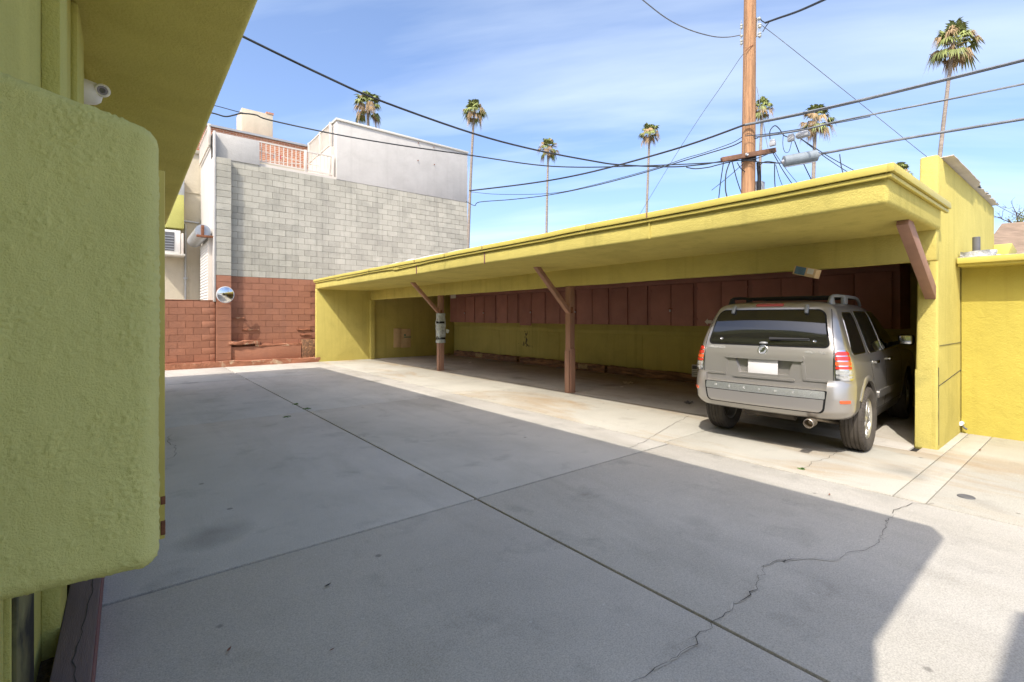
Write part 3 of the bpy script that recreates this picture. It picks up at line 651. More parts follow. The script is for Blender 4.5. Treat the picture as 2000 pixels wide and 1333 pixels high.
wheel_stop(4.3, 8.65, 'timber', 'worn brown wheel stop timber running behind the car', 3)
for i, (px, py, w, lab) in enumerate(((935, 697, .42, 'pale splintered end on the farthest wheel stop'), (1138, 720, .34, 'pale broken splinter on the wheel stop beside the near post'))):
    c = PX(px, py, 10.25)
    o = MB().box(10.24, 10.30, c.y - w / 2, c.y + w / 2, 0.05, 0.18).build('wood_splinter', 'timber_raw'); rough_up(o, 0.03, 9, 5); tag(o, lab, 'wood')
r_ = random.Random(8)
for i, (px, py, w, lab) in enumerate(((1228, 750, .20, 'crumpled white rag on the floor of the bay'), (918, 709, .10, 'small pale paper scrap near the far wheel stop'), (1345, 789, .13, 'grey plastic scrap on the floor left of the car'), (1214, 757, .06, 'tiny paper crumb beside the white rag'), (876, 694, .3, 'torn wood offcut at the dark far corner'))):
    c = PZ(px, py); m = MB(); n_ = 6
    vs_ = [(c.x + (i_ / n_ - .5) * w * 1.2 + r_.uniform(-.02, .02), c.y + (j_ / n_ - .5) * w + r_.uniform(-.02, .02), 0.006 + abs(mn.noise(Vector((i_ * .9, j_ * .9, i)))) * w * 0.55) for i_ in range(n_) for j_ in range(n_)]
    m.add(vs_, [(a * n_ + b, (a + 1) * n_ + b, (a + 1) * n_ + b + 1, a * n_ + b + 1) for a in range(n_ - 1) for b in range(n_ - 1)])
    solo(m, 'scrap' if i != 4 else 'wood_offcut', 'paper' if i in (0, 1, 3) else ('ac_dark' if i == 2 else 'timber_raw'), lab, 'litter', smooth=60)

# wrapped post
wp = empty('plastic_wrap', (7.06, 12.1, 0.8), 'grey plastic sheet taped around the far carport post', 'plastic sheet')
m = MB(); zs = [0.80 + i * 0.05 for i in range(18)]; n_ = 28; vs_, fs_ = [], []
for i, z in enumerate(zs):
    for k in range(n_):
        a = 2 * math.pi * k / n_; ca, sa = math.cos(a), math.sin(a); sq = 1 / max(abs(ca), abs(sa))
        rr = 0.105 * min(sq, 1.25) + 0.028 * mn.noise(Vector((ca * 2, sa * 2, z * 9))) + (0.012 if 5 < i < 13 else 0)
        vs_.append((7.055 + ca * rr, 12.11 + sa * rr, z + 0.012 * mn.noise(Vector((ca * 3, sa * 3, z)))))
for i in range(len(zs) - 1):
    for k in range(n_): k2 = (k + 1) % n_; fs_.append((i * n_ + k, i * n_ + k2, (i + 1) * n_ + k2, (i + 1) * n_ + k))
m.add(vs_, fs_); m.build('sheet', 'plastic_wrap', wp, smooth=60)
for z in (1.36, 0.90): MB().lathe([(z, 0.135), (z + 0.055, 0.138), (z + 0.06, 0.12)], (7.055, 12.11, 0), 'z', 20).build('tape', 'black', wp, smooth=30)
for a, z in ((-2.2, 1.15), (-2.6, 1.02), (-0.6, 1.2)):
    c = Vector((7.055 + math.cos(a) * .15, 12.11 + math.sin(a) * .15, z))
    MB().add([c, c + Vector((math.cos(a) * .10, math.sin(a) * .10, -.03)), c + Vector((math.cos(a) * .06, math.sin(a) * .06, -.13)), c + Vector((0, 0, -.1))], [(0, 1, 2, 3)]).build('loose_flap', 'plastic_wrap', wp)

# cardboard on the end wall
c0, c1 = PY(769, 642, 17.05), PY(802, 679, 17.05)
cb = empty('cardboard_sheet', (c0.x, 17.05, c1.z), 'flattened brown cardboard box fixed to the far end wall', 'cardboard')
o = MB().box(c0.x + 0.30, c1.x, 17.045, 17.075, c1.z, c0.z - 0.02).build('panel', 'cardboard', cb, bevel=0.003)
MB().box(c0.x, c0.x + 0.295, 17.03, 17.07, c1.z + 0.02, c0.z).build('flap', 'cardboard', cb, bevel=0.003)
MB().box(c0.x + 0.42, c0.x + 0.50, 17.041, 17.0445, c0.z - 0.29, c0.z - 0.23).build('print', 'print_green', cb)
MB().box(c0.x + 0.42, c0.x + 0.72, 17.041, 17.0445, c0.z - 0.36, c0.z - 0.325).build('print', 'print_green', cb)

# carton wedged under the beam above the car
c = P(1570, 530, 6.0)
ct = empty('carton', c, 'printed cardboard carton hanging under the beam above the car roof', 'carton', rz=0)
q_ = Matrix.Rotation(R(-14), 3, Vector((-1, 0, 0)).normalized())
m = MB(); t = MB().box(-0.03, 0.12, -0.15, 0.11, -0.06, 0.05); m.v = [tuple(c + Matrix.Rotation(R(16), 3, 'X') @ Vector(p)) for p in t.v]; m.f = t.f; m.build('box', 'cardboard', ct, bevel=0.004)
m = MB(); t = MB().box(-0.034, -0.0305, -0.03, 0.09, -0.05, 0.045); m.v = [tuple(c + Matrix.Rotation(R(16), 3, 'X') @ Vector(p)) for p in t.v]; m.f = t.f; m.build('print', 'print_blue', ct)
m = MB(); t = MB().box(-0.034, -0.0305, -0.12, -0.05, -0.02, 0.045); m.v = [tuple(c + Matrix.Rotation(R(16), 3, 'X') @ Vector(p)) for p in t.v]; m.f = t.f; m.build('print', 'paper', ct)
# small white heater by the back wall
c = PX(1361, 732, 10.1)
ht = empty('heater_box', (10.1, c.y, 0), 'small white louvred box standing at the wall left of the car', 'box')
MB().box(10.05, 10.25, c.y - 0.16, c.y + 0.10, 0.18, 0.46).build('body', 'ac', ht, bevel=0.01)
MB().box(10.043, 10.049, c.y - 0.03, c.y + 0.08, 0.36, 0.44).build('grille', 'ac_dark', ht)
for z in (0.24, 0.28, 0.32): MB().box(10.043, 10.049, c.y - 0.12, c.y + 0.08, z, z + 0.012).build('slot', 'ac_dark', ht)
MB().box(10.10, 10.24, c.y - 0.1, c.y + 0.06, 0.0, 0.179).build('stand', 'timber', ht)

# ------------------------------------------------------------------ block building at the far end of the yard
YB = 17.42
BB = empty('block_building', (6.8, YB, 0), 'grey concrete block building with white stucco upper wall and brown painted base', 'building')
XA, XP, XR = 2.11, 2.53, 11.47
CH, CW = 0.203, 0.406
MB().box(XP, XR, YB + 0.010, YB + 6, 14 * CH, 32 * CH).build('wall', 'mortar', BB)
MB().box(XA + 0.01, XP - 0.008, YB - 0.18, YB + 0.3, 14 * CH, 32 * CH - 0.004).build('pilaster', 'mortar', BB)
MB().box(XP, XR, YB + 0.010, YB + 6, -0.03, 14 * CH - 0.002).build('painted_wall', 'brown_mortar', BB)
MB().box(XA + 0.01, XP - 0.008, YB - 0.18, YB + 0.3, -0.03, 14 * CH - 0.006).build('painted_pilaster', 'brown_mortar', BB)
def block_mesh(w, seed, mat, hgt=CH):
    r = random.Random(seed); g_ = 0.0045
    m = MB().box(-w / 2 + g_, w / 2 - g_, 0.0, 0.06, g_ - hgt / 2, hgt / 2 - g_)
    m.v = [tuple(c + r.uniform(-.0022, .0022) for c in p) for p in m.v]
    me = m.mesh('block', (0, 0, 0), 0.0025, 1)
    me.materials.append(M[mat]); return me
gm = [block_mesh(CW, i, 'block') for i in range(6)]; gh = [block_mesh(CW / 2, 50 + i, 'block') for i in range(3)]
bmh = [block_mesh(CW, 100 + i, 'brown_block') for i in range(6)]; bmh2 = [block_mesh(CW / 2, 150 + i, 'brown_block') for i in range(3)]
gp = [block_mesh(XP - XA, 200 + i, 'block') for i in range(3)]; bp_ = [block_mesh(XP - XA, 250 + i, 'brown_block') for i in range(3)]
r_ = random.Random(33)
spots = []
for k in range(32):
    z = (k + 0.5) * CH; x = XP; first = k % 2 == 0
    while x < XR - 0.02:
        w = CW / 2 if first else CW
        first = False
        if x + w > XR: w = CW / 2
        spots.append((x + w / 2, z, w, k)); x += w
grey, brown = [], []
for (x, z, w, k) in spots:
    px, py, D = proj(x, YB, z)
    hid = py - 12 > 548 - (px - 615) * 0.1938 and px > 612
    if hid: continue
    if z > 6.5: continue
    (brown if k < 14 else grey).append((D, x, z, w))
grey.sort()
def put(name, me, parent, loc): 
    o = bpy.data.objects.new(name, me); col.objects.link(o); o.parent = parent; o.location = Vector(loc) - origin_of(parent); return o
for (D, x, z, w) in grey[:300]:
    put('block', (r_.choice(gm) if w > 0.3 else r_.choice(gh)), BB, (x, YB - 0.004 + r_.uniform(-.004, .003), z))
m = MB()
for (D, x, z, w) in grey[300:]: m.box(x - w / 2 + .006, x + w / 2 - .006, YB - 0.004 + r_.uniform(-.004, .003), YB + 0.05, z - CH / 2 + .006, z + CH / 2 - .006)
tag(m.build('far_blocks', 'block_far', BB), kind='stuff')
for (D, x, z, w) in brown: 
    if z > 0.62: put('painted_block', (r_.choice(bmh) if w > 0.3 else r_.choice(bmh2)), BB, (x, YB - 0.004 + r_.uniform(-.003, .003), z))
for k in range(32):
    z = (k + .5) * CH; put('block' if k >= 14 else 'painted_block', r_.choice(gp if k >= 14 else bp_), BB, ((XA + XP) / 2, YB - 0.195 + r_.uniform(-.003, .003), z))
# plinth, ledge and ragged footing of the brown part
o = MB().box(XP - 0.25, 4.62, YB - 0.14, YB + 0.02, 0.03, 0.60).build('plinth', 'brown_block', BB, bevel=0.01); 
o = MB().box(2.45, 3.35, YB - 0.20, YB + 0.02, 0.66, 0.78).build('broken_ledge', 'brown_rough', BB); rough_up(o, 0.07, 4, 8)
o = MB().box(3.2, 4.7, YB - 0.15, YB + 0.02, 0.60, 0.66).build('broken_ledge', 'brown_rough', BB); rough_up(o, 0.03, 6, 8)
o = MB().box(4.64, 5.10, YB - 0.16, YB - 0.0, 0.10, 0.78).build('patch_board', 'timber', BB, bevel=0.006)
for (x, z, w) in ((4.75, 1.12, .5), (4.78, 0.94, .35), (2.75, 1.52, 0.34), (3.1, 1.14, .5)):
    o = MB().box(x - w / 2, x + w / 2, YB - 0.045, YB + 0.01, z - 0.02, z + 0.015).build('mortar_lip', 'brown_rough', BB); rough_up(o, 0.018, 14, 5)
m = MB().box(0.2, 5.2, YB - 0.34, YB - 0.05, -0.02, 0.16); o = m.build('footing', 'brown_rough', BB); rough_up(o, 0.05, 3.5, 10)
# white stucco upper wall
XW = 5.86
MB().box(XW, XR, YB - 0.015, YB + 7, 32 * CH + 0.003, 8.62).build('upper_wall', 'white_wall', BB, bevel=0.01)
MB().box(XW - 0.04, XR + 0.03, YB - 0.06, YB + 7.05, 8.623, 8.70).build('coping', 'coping', BB, bevel=0.01)
for (px, py) in ((817, 280), (847, 288), (816, 314), (848, 322)):
    c = PY(px, py, YB - 0.02); MB().lathe([(0, 0.0), (-0.02, 0.02), (-0.05, 0.02), (-0.05, 0.0)], (c.x, YB - 0.01, c.z), 'y', 10).build('bolt', 'rust', BB)
# white parapet stub and side wall with the roller door
MB().box(2.05, 3.36, YB - 0.03, YB + 0.35, 32 * CH + 0.002, 7.30).build('parapet', 'white_wall', BB, bevel=0.015)
MB().box(2.05, 2.108, YB - 0.21, 20.6, 2.02, 7.28).build('side_wall', 'white_wall', BB, bevel=0.01)
MB().box(3.362, XW - 0.003, YB + 0.08, YB + 0.3, 32 * CH + 0.002, 6.60).build('terrace_kerb', 'white_rail', BB)
c = PY(870, 420, YB)
sh = MB().hexa([(1.995, 17.6, 0.1), (2.045, 17.6, 0.1), (2.045, 19.9, 0.1), (1.995, 19.9, 0.1), (1.995, 17.6, 4.0), (2.045, 17.6, 4.0), (2.045, 19.9, 4.0), (1.995, 19.9, 4.0)])
SH = empty('roller_door', (2.0, 18.7, 0), 'white roller shutter door with rusty bracket on the side of the block building', 'shutter')
sh.build('curtain', 'shutter', SH)
for i in range(40):
    z = 0.1 + i * 0.097
    MB().prism([(1.994, z), (1.972, z + 0.02), (1.965, z + 0.05), (1.972, z + 0.08), (1.994, z + 0.092)], 'y', 17.6, 19.9).build('slat', 'shutter', SH, smooth=50)
MB().box(1.94, 2.045, 17.5, 17.6, 0.1, 4.1).build('guide_rail', 'white_rail', SH)
MB().lathe([(17.45, 0.0), (17.45, 0.21), (19.95, 0.21), (19.95, 0.0)], (1.80, 0, 4.18), 'y', 24).build('drum', 'galv', SH, smooth=40)
MB().lathe([(17.38, 0.0), (17.38, 0.16), (17.44, 0.16)], (1.80, 0, 4.18), 'y', 24).build('drum_end', 'galv', SH, smooth=40)
MB().box(1.62, 2.06, 17.30, 17.37, 3.98, 4.05).build('bracket', 'rust', SH, bevel=0.006)
MB().box(1.74, 1.82, 17.32, 17.37, 4.05, 4.35).build('bracket', 'rust', SH, bevel=0.006)
# railings
def railing(name, a, b, z0, z1, n, label, posts=()):
    a, b = Vector(a), Vector(b); e = empty(name, (a.x, a.y, z0), label, 'railing')
    MB().bar((*a.xy, z1), (*b.xy, z1), 0.045, 0.045).build('top_rail', 'white_rail', e)
    MB().bar((*a.xy, z0 + 0.08), (*b.xy, z0 + 0.08), 0.04, 0.04).build('bottom_rail', 'white_rail', e)
    me = MB().box(-.0125, .0125, -.0125, .0125, z0 + 0.10 - z0, z1 - 0.02 - z0).mesh('baluster'); me.materials.append(M['white_rail'])
    for i in range(n):
        p = a.lerp(b, (i + .5) / n); o = bpy.data.objects.new('baluster', me); col.objects.link(o); o.parent = e; o.location = (p.x - a.x, p.y - a.y, 0)
    for t in posts:
        p = a.lerp(b, t); MB().box(p.x - .04, p.x + .04, p.y - .04, p.y + .04, z0, z1 + .04).build('newel', 'white_rail', e, bevel=0.004)
    return e
railing('railing', (3.38, YB + 0.14, 0), (XW - 0.06, YB + 0.14, 0), 6.60, 7.33, 18, 'peach white metal railing along the terrace on top of the block wall', (0.60, 0.99))
railing('railing', (XW - 0.10, YB + 0.3, 0), (XW - 0.10, 20.5, 0), 7.75, 8.60, 22, 'tall white picket fence on the left side of the white stucco wall', (0.02, 0.45, 0.98))
MB().box(XW - 0.13, XW - 0.003, YB + 0.25, 20.5, 6.5, 7.74).build('terrace_wall', 'white_rail', BB)
railing('railing', (2.0, YB + 0.3, 0), (2.0, 20.4, 0), 6.9, 7.6, 14, 'short white railing receding behind the white parapet stub', (0.03,))
# clothes line with pegs on the terrace
cl = empty('clothes_line', (4.5, 18.6, 7.0), 'cream clothes lines with coloured pegs strung across the terrace', 'clothes line')
MB().tube([(3.3, 18.4, 6.95), (4.4, 18.6, 7.1), (5.7, 18.9, 7.35)], 0.012, 6).build('line', 'paper', cl)
MB().tube([(3.3, 18.2, 7.25), (5.7, 18.9, 7.30)], 0.010, 6).build('line', 'paper', cl)
MB().tube([(3.3, 18.2, 6.76), (4.4, 18.4, 6.80), (5.7, 18.9, 7.0)], 0.010, 6).build('line', 'paper', cl)
for i, (x, z, mm) in enumerate(((3.9, 6.77, 'trim'), (4.05, 6.78, 'trim'), (4.45, 6.81, 'print_blue'), (4.0, 7.2, 'print_blue'), (4.2, 7.22, 'pink_lamp'))): MB().box(x - .02, x + .02, 18.30, 18.33, z - .1, z + .02).build('peg', mm, cl)

# brick and cream building further back
BR = empty('brick_building', (1.5, 20.7, 0), 'cream and orange brick building behind the block wall', 'building')
MB().box(-8, 12, 20.62, 27, -0.05, 7.55).build('lower_wall', 'cream', BR)
MB().box(-8, 12, 20.64, 27, 7.553, 8.52).build('brick_wall', 'brick', BR)
MB().box(-8, 12, 20.56, 20.9, 8.523, 8.60).build('coping', 'grey_box', BR)
MB().box(-8, 2.0, 20.55, 20.62, 7.42, 7.56).build('string_course', 'cream', BR, bevel=0.01)
MB().box(-8, 2.0, 20.59, 20.62, 5.98, 6.03).build('string_course', 'cream', BR, bevel=0.005)
a_, b_ = PY(472, 272, 22.0), PY(533, 226, 22.0)
CHM = MB().box(a_.x, b_.x, 22.0, 23.2, 8.4, b_.z + 0.02).build('chimney', 'cream', BR, bevel=0.015)
MB().box(a_.x + 0.9, b_.x + 0.03, 21.98, 23.2, b_.z + 0.023, b_.z + 0.09).build('chimney_cap', 'brick', CHM)
# things fixed to the cream wall
def py_at(px, py, Y=20.6): return PY(px, py, Y)
a_, b_ = py_at(318, 498, 20.2), py_at(352, 452, 20.2)
AC = empty('air_conditioner', (b_.x - .5, 20.3, a_.z), 'window air conditioner on a bracket shelf on the cream wall', 'air conditioner')
MB().box(a_.x - .3, b_.x, 20.05, 20.6, a_.z + .06, b_.z).build('case', 'ac', AC, bevel=0.015)
MB().box(a_.x - .25, b_.x - .18, 20.035, 20.048, a_.z + .14, b_.z - .08).build('grille', 'ac_dark', AC)
for i in range(6): z = a_.z + .18 + i * .09; MB().box(a_.x - .24, b_.x - .19, 20.022, 20.034, z, z + .02).build('louvre', 'galv', AC)
MB().box(a_.x - .4, b_.x + .12, 19.9, 20.6, a_.z - .02, a_.z + .045).build('shelf', 'coping', AC, bevel=0.004)
MB().box(b_.x + .02, b_.x + .08, 19.95, 20.6, a_.z + .045, b_.z - .1).build('guard', 'white_rail', AC, bevel=0.004)
CD = empty('conduit', (py_at(362, 580).x, 20.55, 2), 'thin grey conduit pipe running down the cream wall beside the air conditioner', 'pipe')
x = py_at(362, 580).x; zt = py_at(362, 440).z
MB().tube([(x, 20.56, 0), (x, 20.56, zt), (x - .05, 20.56, zt + .06), (x - .25, 20.56, zt + .08), (x - .32, 20.56, zt + .02), (x - .33, 20.56, a_.z + .3)], 0.03, 8).build('pipe', 'galv', CD, smooth=40)
MB().tube([(x - 1.2, 20.57, zt + .18), (2.0, 20.57, zt + .12)], 0.03, 8).build('pipe', 'galv', CD, smooth=40)
MB().box(x - .06, x + .06, 20.5, 20.6, 2.9, 2.95).build('strap', 'galv', CD)
a_, b_ = py_at(347, 398), py_at(359, 352)
solo(MB().box(a_.x - .3, b_.x, 20.3, 20.6, a_.z, b_.z), 'meter_box', 'grey_box', 'grey metal box high on the cream wall under the eave', 'box', bevel=0.03)

a_, b_ = py_at(330, 445, 20.2), py_at(359, 383, 20.2)
solo(MB().box(a_.x - .3, b_.x, 20.1, 20.6, a_.z, b_.z), 'wall_cabinet_box', 'stucco_green', 'olive painted box on the cream wall just under the eave end', 'box', bevel=0.015)
# low brown block wall left of the pilaster
LW = empty('yard_wall', (1.0, 17.3, 0), 'low brown painted block wall in front of the cream building', 'wall')
MB().box(-0.28, XA - 0.006, YB - 0.10, YB + 0.1, -0.03, 2.045).build('core', 'brown_mortar', LW)
for k in range(10):
    x = -0.28 - (CW / 2 if k % 2 else 0)
    while x < XA - 0.05:
        x0, x1 = max(x, -0.28), min(x + CW, XA - 0.006)
        if x1 - x0 > 0.39: put('painted_block', r_.choice(bmh), LW, ((x0 + x1) / 2, YB - 0.112 + r_.uniform(-.003, .003), (k + .5) * CH))
        else: MB().box(x0 + .006, x1 - .006, YB - 0.112, YB - 0.05, k * CH + .006, (k + 1) * CH - .006).build('painted_block', 'brown_block', LW, bevel=0.006)
        x += CW
MB().box(-0.28, XA - 0.008, YB - 0.12, YB + 0.11, 2.046, 2.065).build('cap', 'brown_rough', LW, bevel=0.006)
# convex mirror
c = PY(440, 576, YB - 0.45)
CM = empty('convex_mirror', c, 'round convex traffic mirror on the brown block pilaster', 'mirror')
d = Vector((0.25, -1, -0.08)).normalized()
disc_stack([(-0.02, 0.0), (-0.02, 0.25), (0.015, 0.255), (0.02, 0.235), (0.018, 0.232)], c, d, 40).build('rim', 'white_plastic', CM, smooth=40)
disc_stack([(0.018, 0.234), (0.035, 0.19), (0.052, 0.13), (0.062, 0.06), (0.065, 0.0)], c, d, 40).build('glass', 'mirror', CM, smooth=80)
MB().tube([c - d * 0.02, c - d * 0.15, (c.x - 0.05, YB - 0.19, c.z - 0.1)], 0.02, 8).build('bracket', 'galv', CM)

# ------------------------------------------------------------------ yellow wing at the right edge
RW = empty('yellow_wing', (9.5, 0, 0), 'bright yellow stucco wing with projecting eave at the right edge', 'building')
MB().box(8.68, 13, -9, 1.25, -0.03, 2.24).build('wall', 'stucco_wing', RW)
MB().box(8.36, 8.70, -9, 1.24, 2.19, 2.27).build('eave', 'trim', RW, bevel=0.012)
MB().box(8.32, 8.358, -9, 1.24, 2.225, 2.30).build('gutter', 'trim', RW, bevel=0.008)
MB().box(8.37, 13, -9, 1.24, 2.273, 2.31).build('roofing', 'tar', RW)
m = MB().box(8.5, 9.6, 0.95, 1.24, 2.31, 2.39); o = m.build('tar_patch', 'tar', RW); rough_up(o, 0.07, 7, 7)
c = PY(1911, 480, 1.10)
solo(MB().lathe([(2.25, 0.04), (2.60, 0.04), (2.605, 0.035), (2.605, 0.0)], (c.x, 1.12, 0), 'z', 16), 'vent_pipe', 'ac_dark', 'short grey vent pipe rising from the flat roof by the parapet', 'pipe', smooth=40)
a_ = PY(1938, 490, 1.2)
solo(MB().hexa([(11.74, 1.15, 2.45), (12.0, 1.15, 2.45), (12.0, 1.42, 2.45), (11.74, 1.42, 2.45), (11.74, 1.05, 2.80), (12.45, 1.05, 2.72), (12.45, 1.45, 2.72), (11.74, 1.45, 2.80)]), 'rain_head', 'trim', 'tapered yellow rain head at the end of the parapet wall', 'rain head', bevel=0.01)
c = PX(1878, 827, 8.66)
sg = empty('wall_tap', c, 'small white pipe stub at the foot of the yellow wall', 'tap')
MB().lathe([(-0.06, 0.0), (-0.06, 0.026), (0.02, 0.026)], c, 'x', 14).build('cap', 'white_plastic', sg, smooth=40)
MB().tube([c + Vector((-.01, 0, -.01)), c + Vector((-.03, -.03, -.05)), c + Vector((-.03, -.06, -.07))], 0.012, 8).build('spout', 'ac_dark', sg)

# house and bare tree beyond
hs = empty('shingle_house', P(2030, 490, 26), 'distant house with tan shingle roof behind the yellow wing', 'house')
a_, b_, c_ = P(1956, 437, 26), P(1900, 520, 24), P(2100, 515, 23)
rg = [P(1957, 437, 27), P(2140, 422, 27), P(2170, 520, 23.5), P(1895, 520, 23.5)]
bk = [p + Vector((7, 2.5, -2.6)) for p in (rg[2], rg[3])]
MB().add(rg + bk, [(0, 1, 2, 3), (1, 0, 5, 4), (0, 3, 5), (1, 4, 2)]).build('roof', 'shingle', hs)
q0, q1 = P(1905, 520, 24.2), P(2160, 520, 24.2)
MB().add([(q0.x, q0.y, 0), (q1.x, q1.y, 0), (q1.x + 6, q1.y + 2, 0), (q0.x + 6, q0.y + 2, 0), (q0.x, q0.y, q0.z + .1), (q1.x, q1.y, q1.z + .1), (q1.x + 6, q1.y + 2, q1.z + .1), (q0.x + 6, q0.y + 2, q0.z + .1)], [(0, 1, 5, 4), (1, 2, 6, 5), (2, 3, 7, 6), (3, 0, 4, 7)]).build('wall', 'cream', hs)
bt = empty('bare_tree', P(1990, 620, 36), 'leafless tree with thin grey branches behind the shingle roof', 'tree')
tb = P(1990, 620, 36); tp_ = P(1988, 432, 36)
MB().tube([(tb.x, tb.y, 0), tp_.lerp(tb, .4), tp_], [0.22, 0.15, 0.07], 8).build('trunk', 'bark', bt, smooth=60)
rb = random.Random(4); m = MB()
def branch(p, d, ln, r, dep):
    e = p + d * ln; mid = p.lerp(e, .5) + Vector((rb.gauss(0, .06), rb.gauss(0, .06), rb.gauss(0, .06))) * ln
    m.tube([p, mid, e], [r, r * .8, r * .55], 5)
    if dep:
        for _ in range(rb.choice((2, 3))):
            nd = (d + Vector((rb.gauss(0, .55), rb.gauss(0, .55), rb.gauss(0.1, .4)))).normalized(); branch(mid.lerp(e, rb.uniform(0.2, 1)), nd, ln * rb.uniform(.55, .8), r * .55, dep - 1)
for q in ((1968, 415), (2005, 408), (1985, 400), (2015, 425)):
    e = P(*q, 36); branch(tp_ - Vector((0, 0, .5)), (e - tp_).normalized(), (e - tp_).length * .7 + .3, 0.06, 3)
m.build('branches', 'bark', bt)
rl = random.Random(6); m = MB(); cc = P(2003, 428, 35.5)
for i in range(700):
    p = cc + Vector((rl.gauss(0, .45), rl.gauss(0, .45), rl.gauss(0, .35))); a = Vector((rl.gauss(0, 1), rl.gauss(0, 1), rl.gauss(0, 1))).normalized() * .06; b = a.cross(Vector((rl.gauss(0, 1), rl.gauss(0, 1), 1))).normalized() * .035
    m.add([p - a, p + b, p + a, p - b], [(0, 1, 2, 3)])
m.build('crown', 'leafg', bt)

# ------------------------------------------------------------------ palms
def palm(px, py, D, wpx, lean_px, label, seed, dead=0.45, trunk_r=0.15, nf=40, open_=0.0, droop=0.0):
    r = random.Random(seed); top = P(px, py, D); rad = wpx / 2 * D / FOC
    base = P(px + lean_px, 620, D); base.z = 0
    e = empty('palm_tree', (base.x, base.y, 0), label, 'palm tree', 'tall fan palms on the skyline')
    pts, rs = [], []
    n = 26
    for i in range(n + 1):
        t = i / n; p = base.lerp(top, t); b_ = math.sin(t * math.pi) * 0.012 * (top.z) * (1 if lean_px > 0 else -1 if lean_px < 0 else .3)
        pts.append(p + Vector((CA, -SA, 0)) * b_ * 0.4); rs.append(trunk_r * (1.35 - 0.5 * t) * (1 + 0.04 * (i % 2)))
    pts[-1] = top
    MB().tube(pts, rs, 10).build('trunk', 'trunk', e, smooth=60)
    live, dry = MB(), MB()
    def fan(mb, o, d, pl, fl, nl, spread, drp):
        d = d.normalized(); side = d.cross(Vector((0, 0, 1)))
        if side.length < .1: side = Vector((1, 0, 0))
        side.normalize(); up = side.cross(d)
        c = o + d * pl + Vector((0, 0, -0.12 * pl))
        mb.bar(o, c, 0.03, 0.02)
        for k in range(nl):
            a = (k / (nl - 1) - .5) * spread
            ld = (d * math.cos(a) + side * math.sin(a)).normalized()
            L_ = fl * (1 - 0.25 * abs(a) / (spread / 2)) * r.uniform(.85, 1.1)
            m1 = c + ld * L_ * .55 + up * 0.06 * L_; ex = c + ld * L_ * r.uniform(.85, 1.0) - Vector((0, 0, drp * L_ * r.uniform(.6, 1.4)))
            w = (side * math.cos(a) - d * math.sin(a)) * (0.5 * fl * spread / nl * .8)
            mb.add([c, m1 - w, ex, m1 + w, m1 + up * 0.03], [(0, 1, 4), (0, 4, 3), (1, 2, 4), (4, 2, 3)])
    for i in range(nf):
        az = i * 2.39996 + r.uniform(-.3, .3); t = (i + .5) / nf
        el = R(82 - 118 * t + r.uniform(-20, 20))
        d = Vector((math.cos(az) * math.cos(el), math.sin(az) * math.cos(el), math.sin(el)))
        isd = r.random() < (dead * (0.1 if t < .4 else (.7 if t < .75 else 1.1)))
        fan(dry if isd else live, top + Vector((0, 0, -0.25 * rad * t)), d, rad * r.uniform(.34, .58), rad * r.uniform(.42, .66), 13, R(150 if not isd else r.uniform(50, 110)), 0.25 + .45 * t + (r.uniform(.1, .6) if isd else 0))
    for i in range(int(16 * dead) + 4):                       # hanging dry skirt
        az = r.uniform(0, 6.28); d = Vector((math.cos(az) * .5, math.sin(az) * .5, -1))
        fan(dry, top + Vector((math.cos(az), math.sin(az), 0)) * rad * r.uniform(.05, .5) + Vector((0, 0, -rad * r.uniform(.1, .35))), d, rad * r.uniform(.05, .3), rad * r.uniform(.2, .55), 6, R(r.uniform(25, 60)), r.uniform(.1, .5))
    live.build('crown', 'frond', e); dry.build('dry_fronds', 'dead', e)
palm(718, 203, 45, 66, 4, 'fan palm rising behind the white stucco wall', 1, .55, .15)
palm(926, 214, 54, 54, -16, 'slender fan palm right beside the corner of the block building', 2, .5, .15)
palm(1071, 287, 66, 46, -4, 'short looking fan palm second from the block building', 3, .6, .15)
palm(1269, 258, 64, 46, -10, 'fan palm standing alone midway between wall and utility pole', 4, .65, .15)
palm(1489, 208, 60, 48, -12, 'fan palm half hidden behind the utility pole', 5, .6, .17)
palm(1593, 232, 45, 70, -10, 'shaggy fan palm just right of the utility pole', 6, .8, .16)
palm(1862, 80, 30, 96, -62, 'tallest fan palm with leaning trunk at the upper right', 7, .5, .105, 44)
palm(1757, 338, 58, 56, 2, 'fan palm top peeping over the carport corner', 8, .6, .15)

# ------------------------------------------------------------------ utility pole and overhead lines
DP = 14.0
pb, pt = P(1461, 400, DP), P(1466, -120, DP)
UP = empty('utility_pole', (pb.x, pb.y, 0), 'tall brown wooden utility pole behind the carport', 'utility pole')
lean = (pt - pb); p0 = pb - lean * (pb.z / lean.z)
MB().tube([p0, p0.lerp(pt, .5), pt], [0.205, 0.185, 0.155], 20).build('pole', 'pole', UP, smooth=60)
a_, b_ = P(1409, 313, DP - .25), P(1514, 294, DP - .22)
MB().bar(a_, b_, 0.12, 0.13).build('crossarm', 'arm', UP, bevel=0.008)
c = P(1459, 302, DP - .33); disc_stack([(0, 0.0), (0.02, 0.03), (0, 0.05)], c, Vector((-SA, -CA, 0)), 8).build('bolt', 'galv', UP)
MB().lathe([(P(1462, 312, DP).z - .08, 0.20), (P(1462, 312, DP).z + .06, 0.20)], (p0.lerp(pt, .55).x, p0.lerp(pt, .55).y, 0), 'z', 16).build('band', 'black', UP)
MB().tube([P(1481, 318, DP - .1), P(1483, 345, DP - .1), P(1482, 420, DP - .1)], 0.055, 8).build('riser', 'black', UP)
a_ = P(1479, 35, DP - .05); b_ = P(1478, 72, DP - .05)
MB().bar(a_, b_, 0.05, 0.04).build('bracket', 'galv', UP)
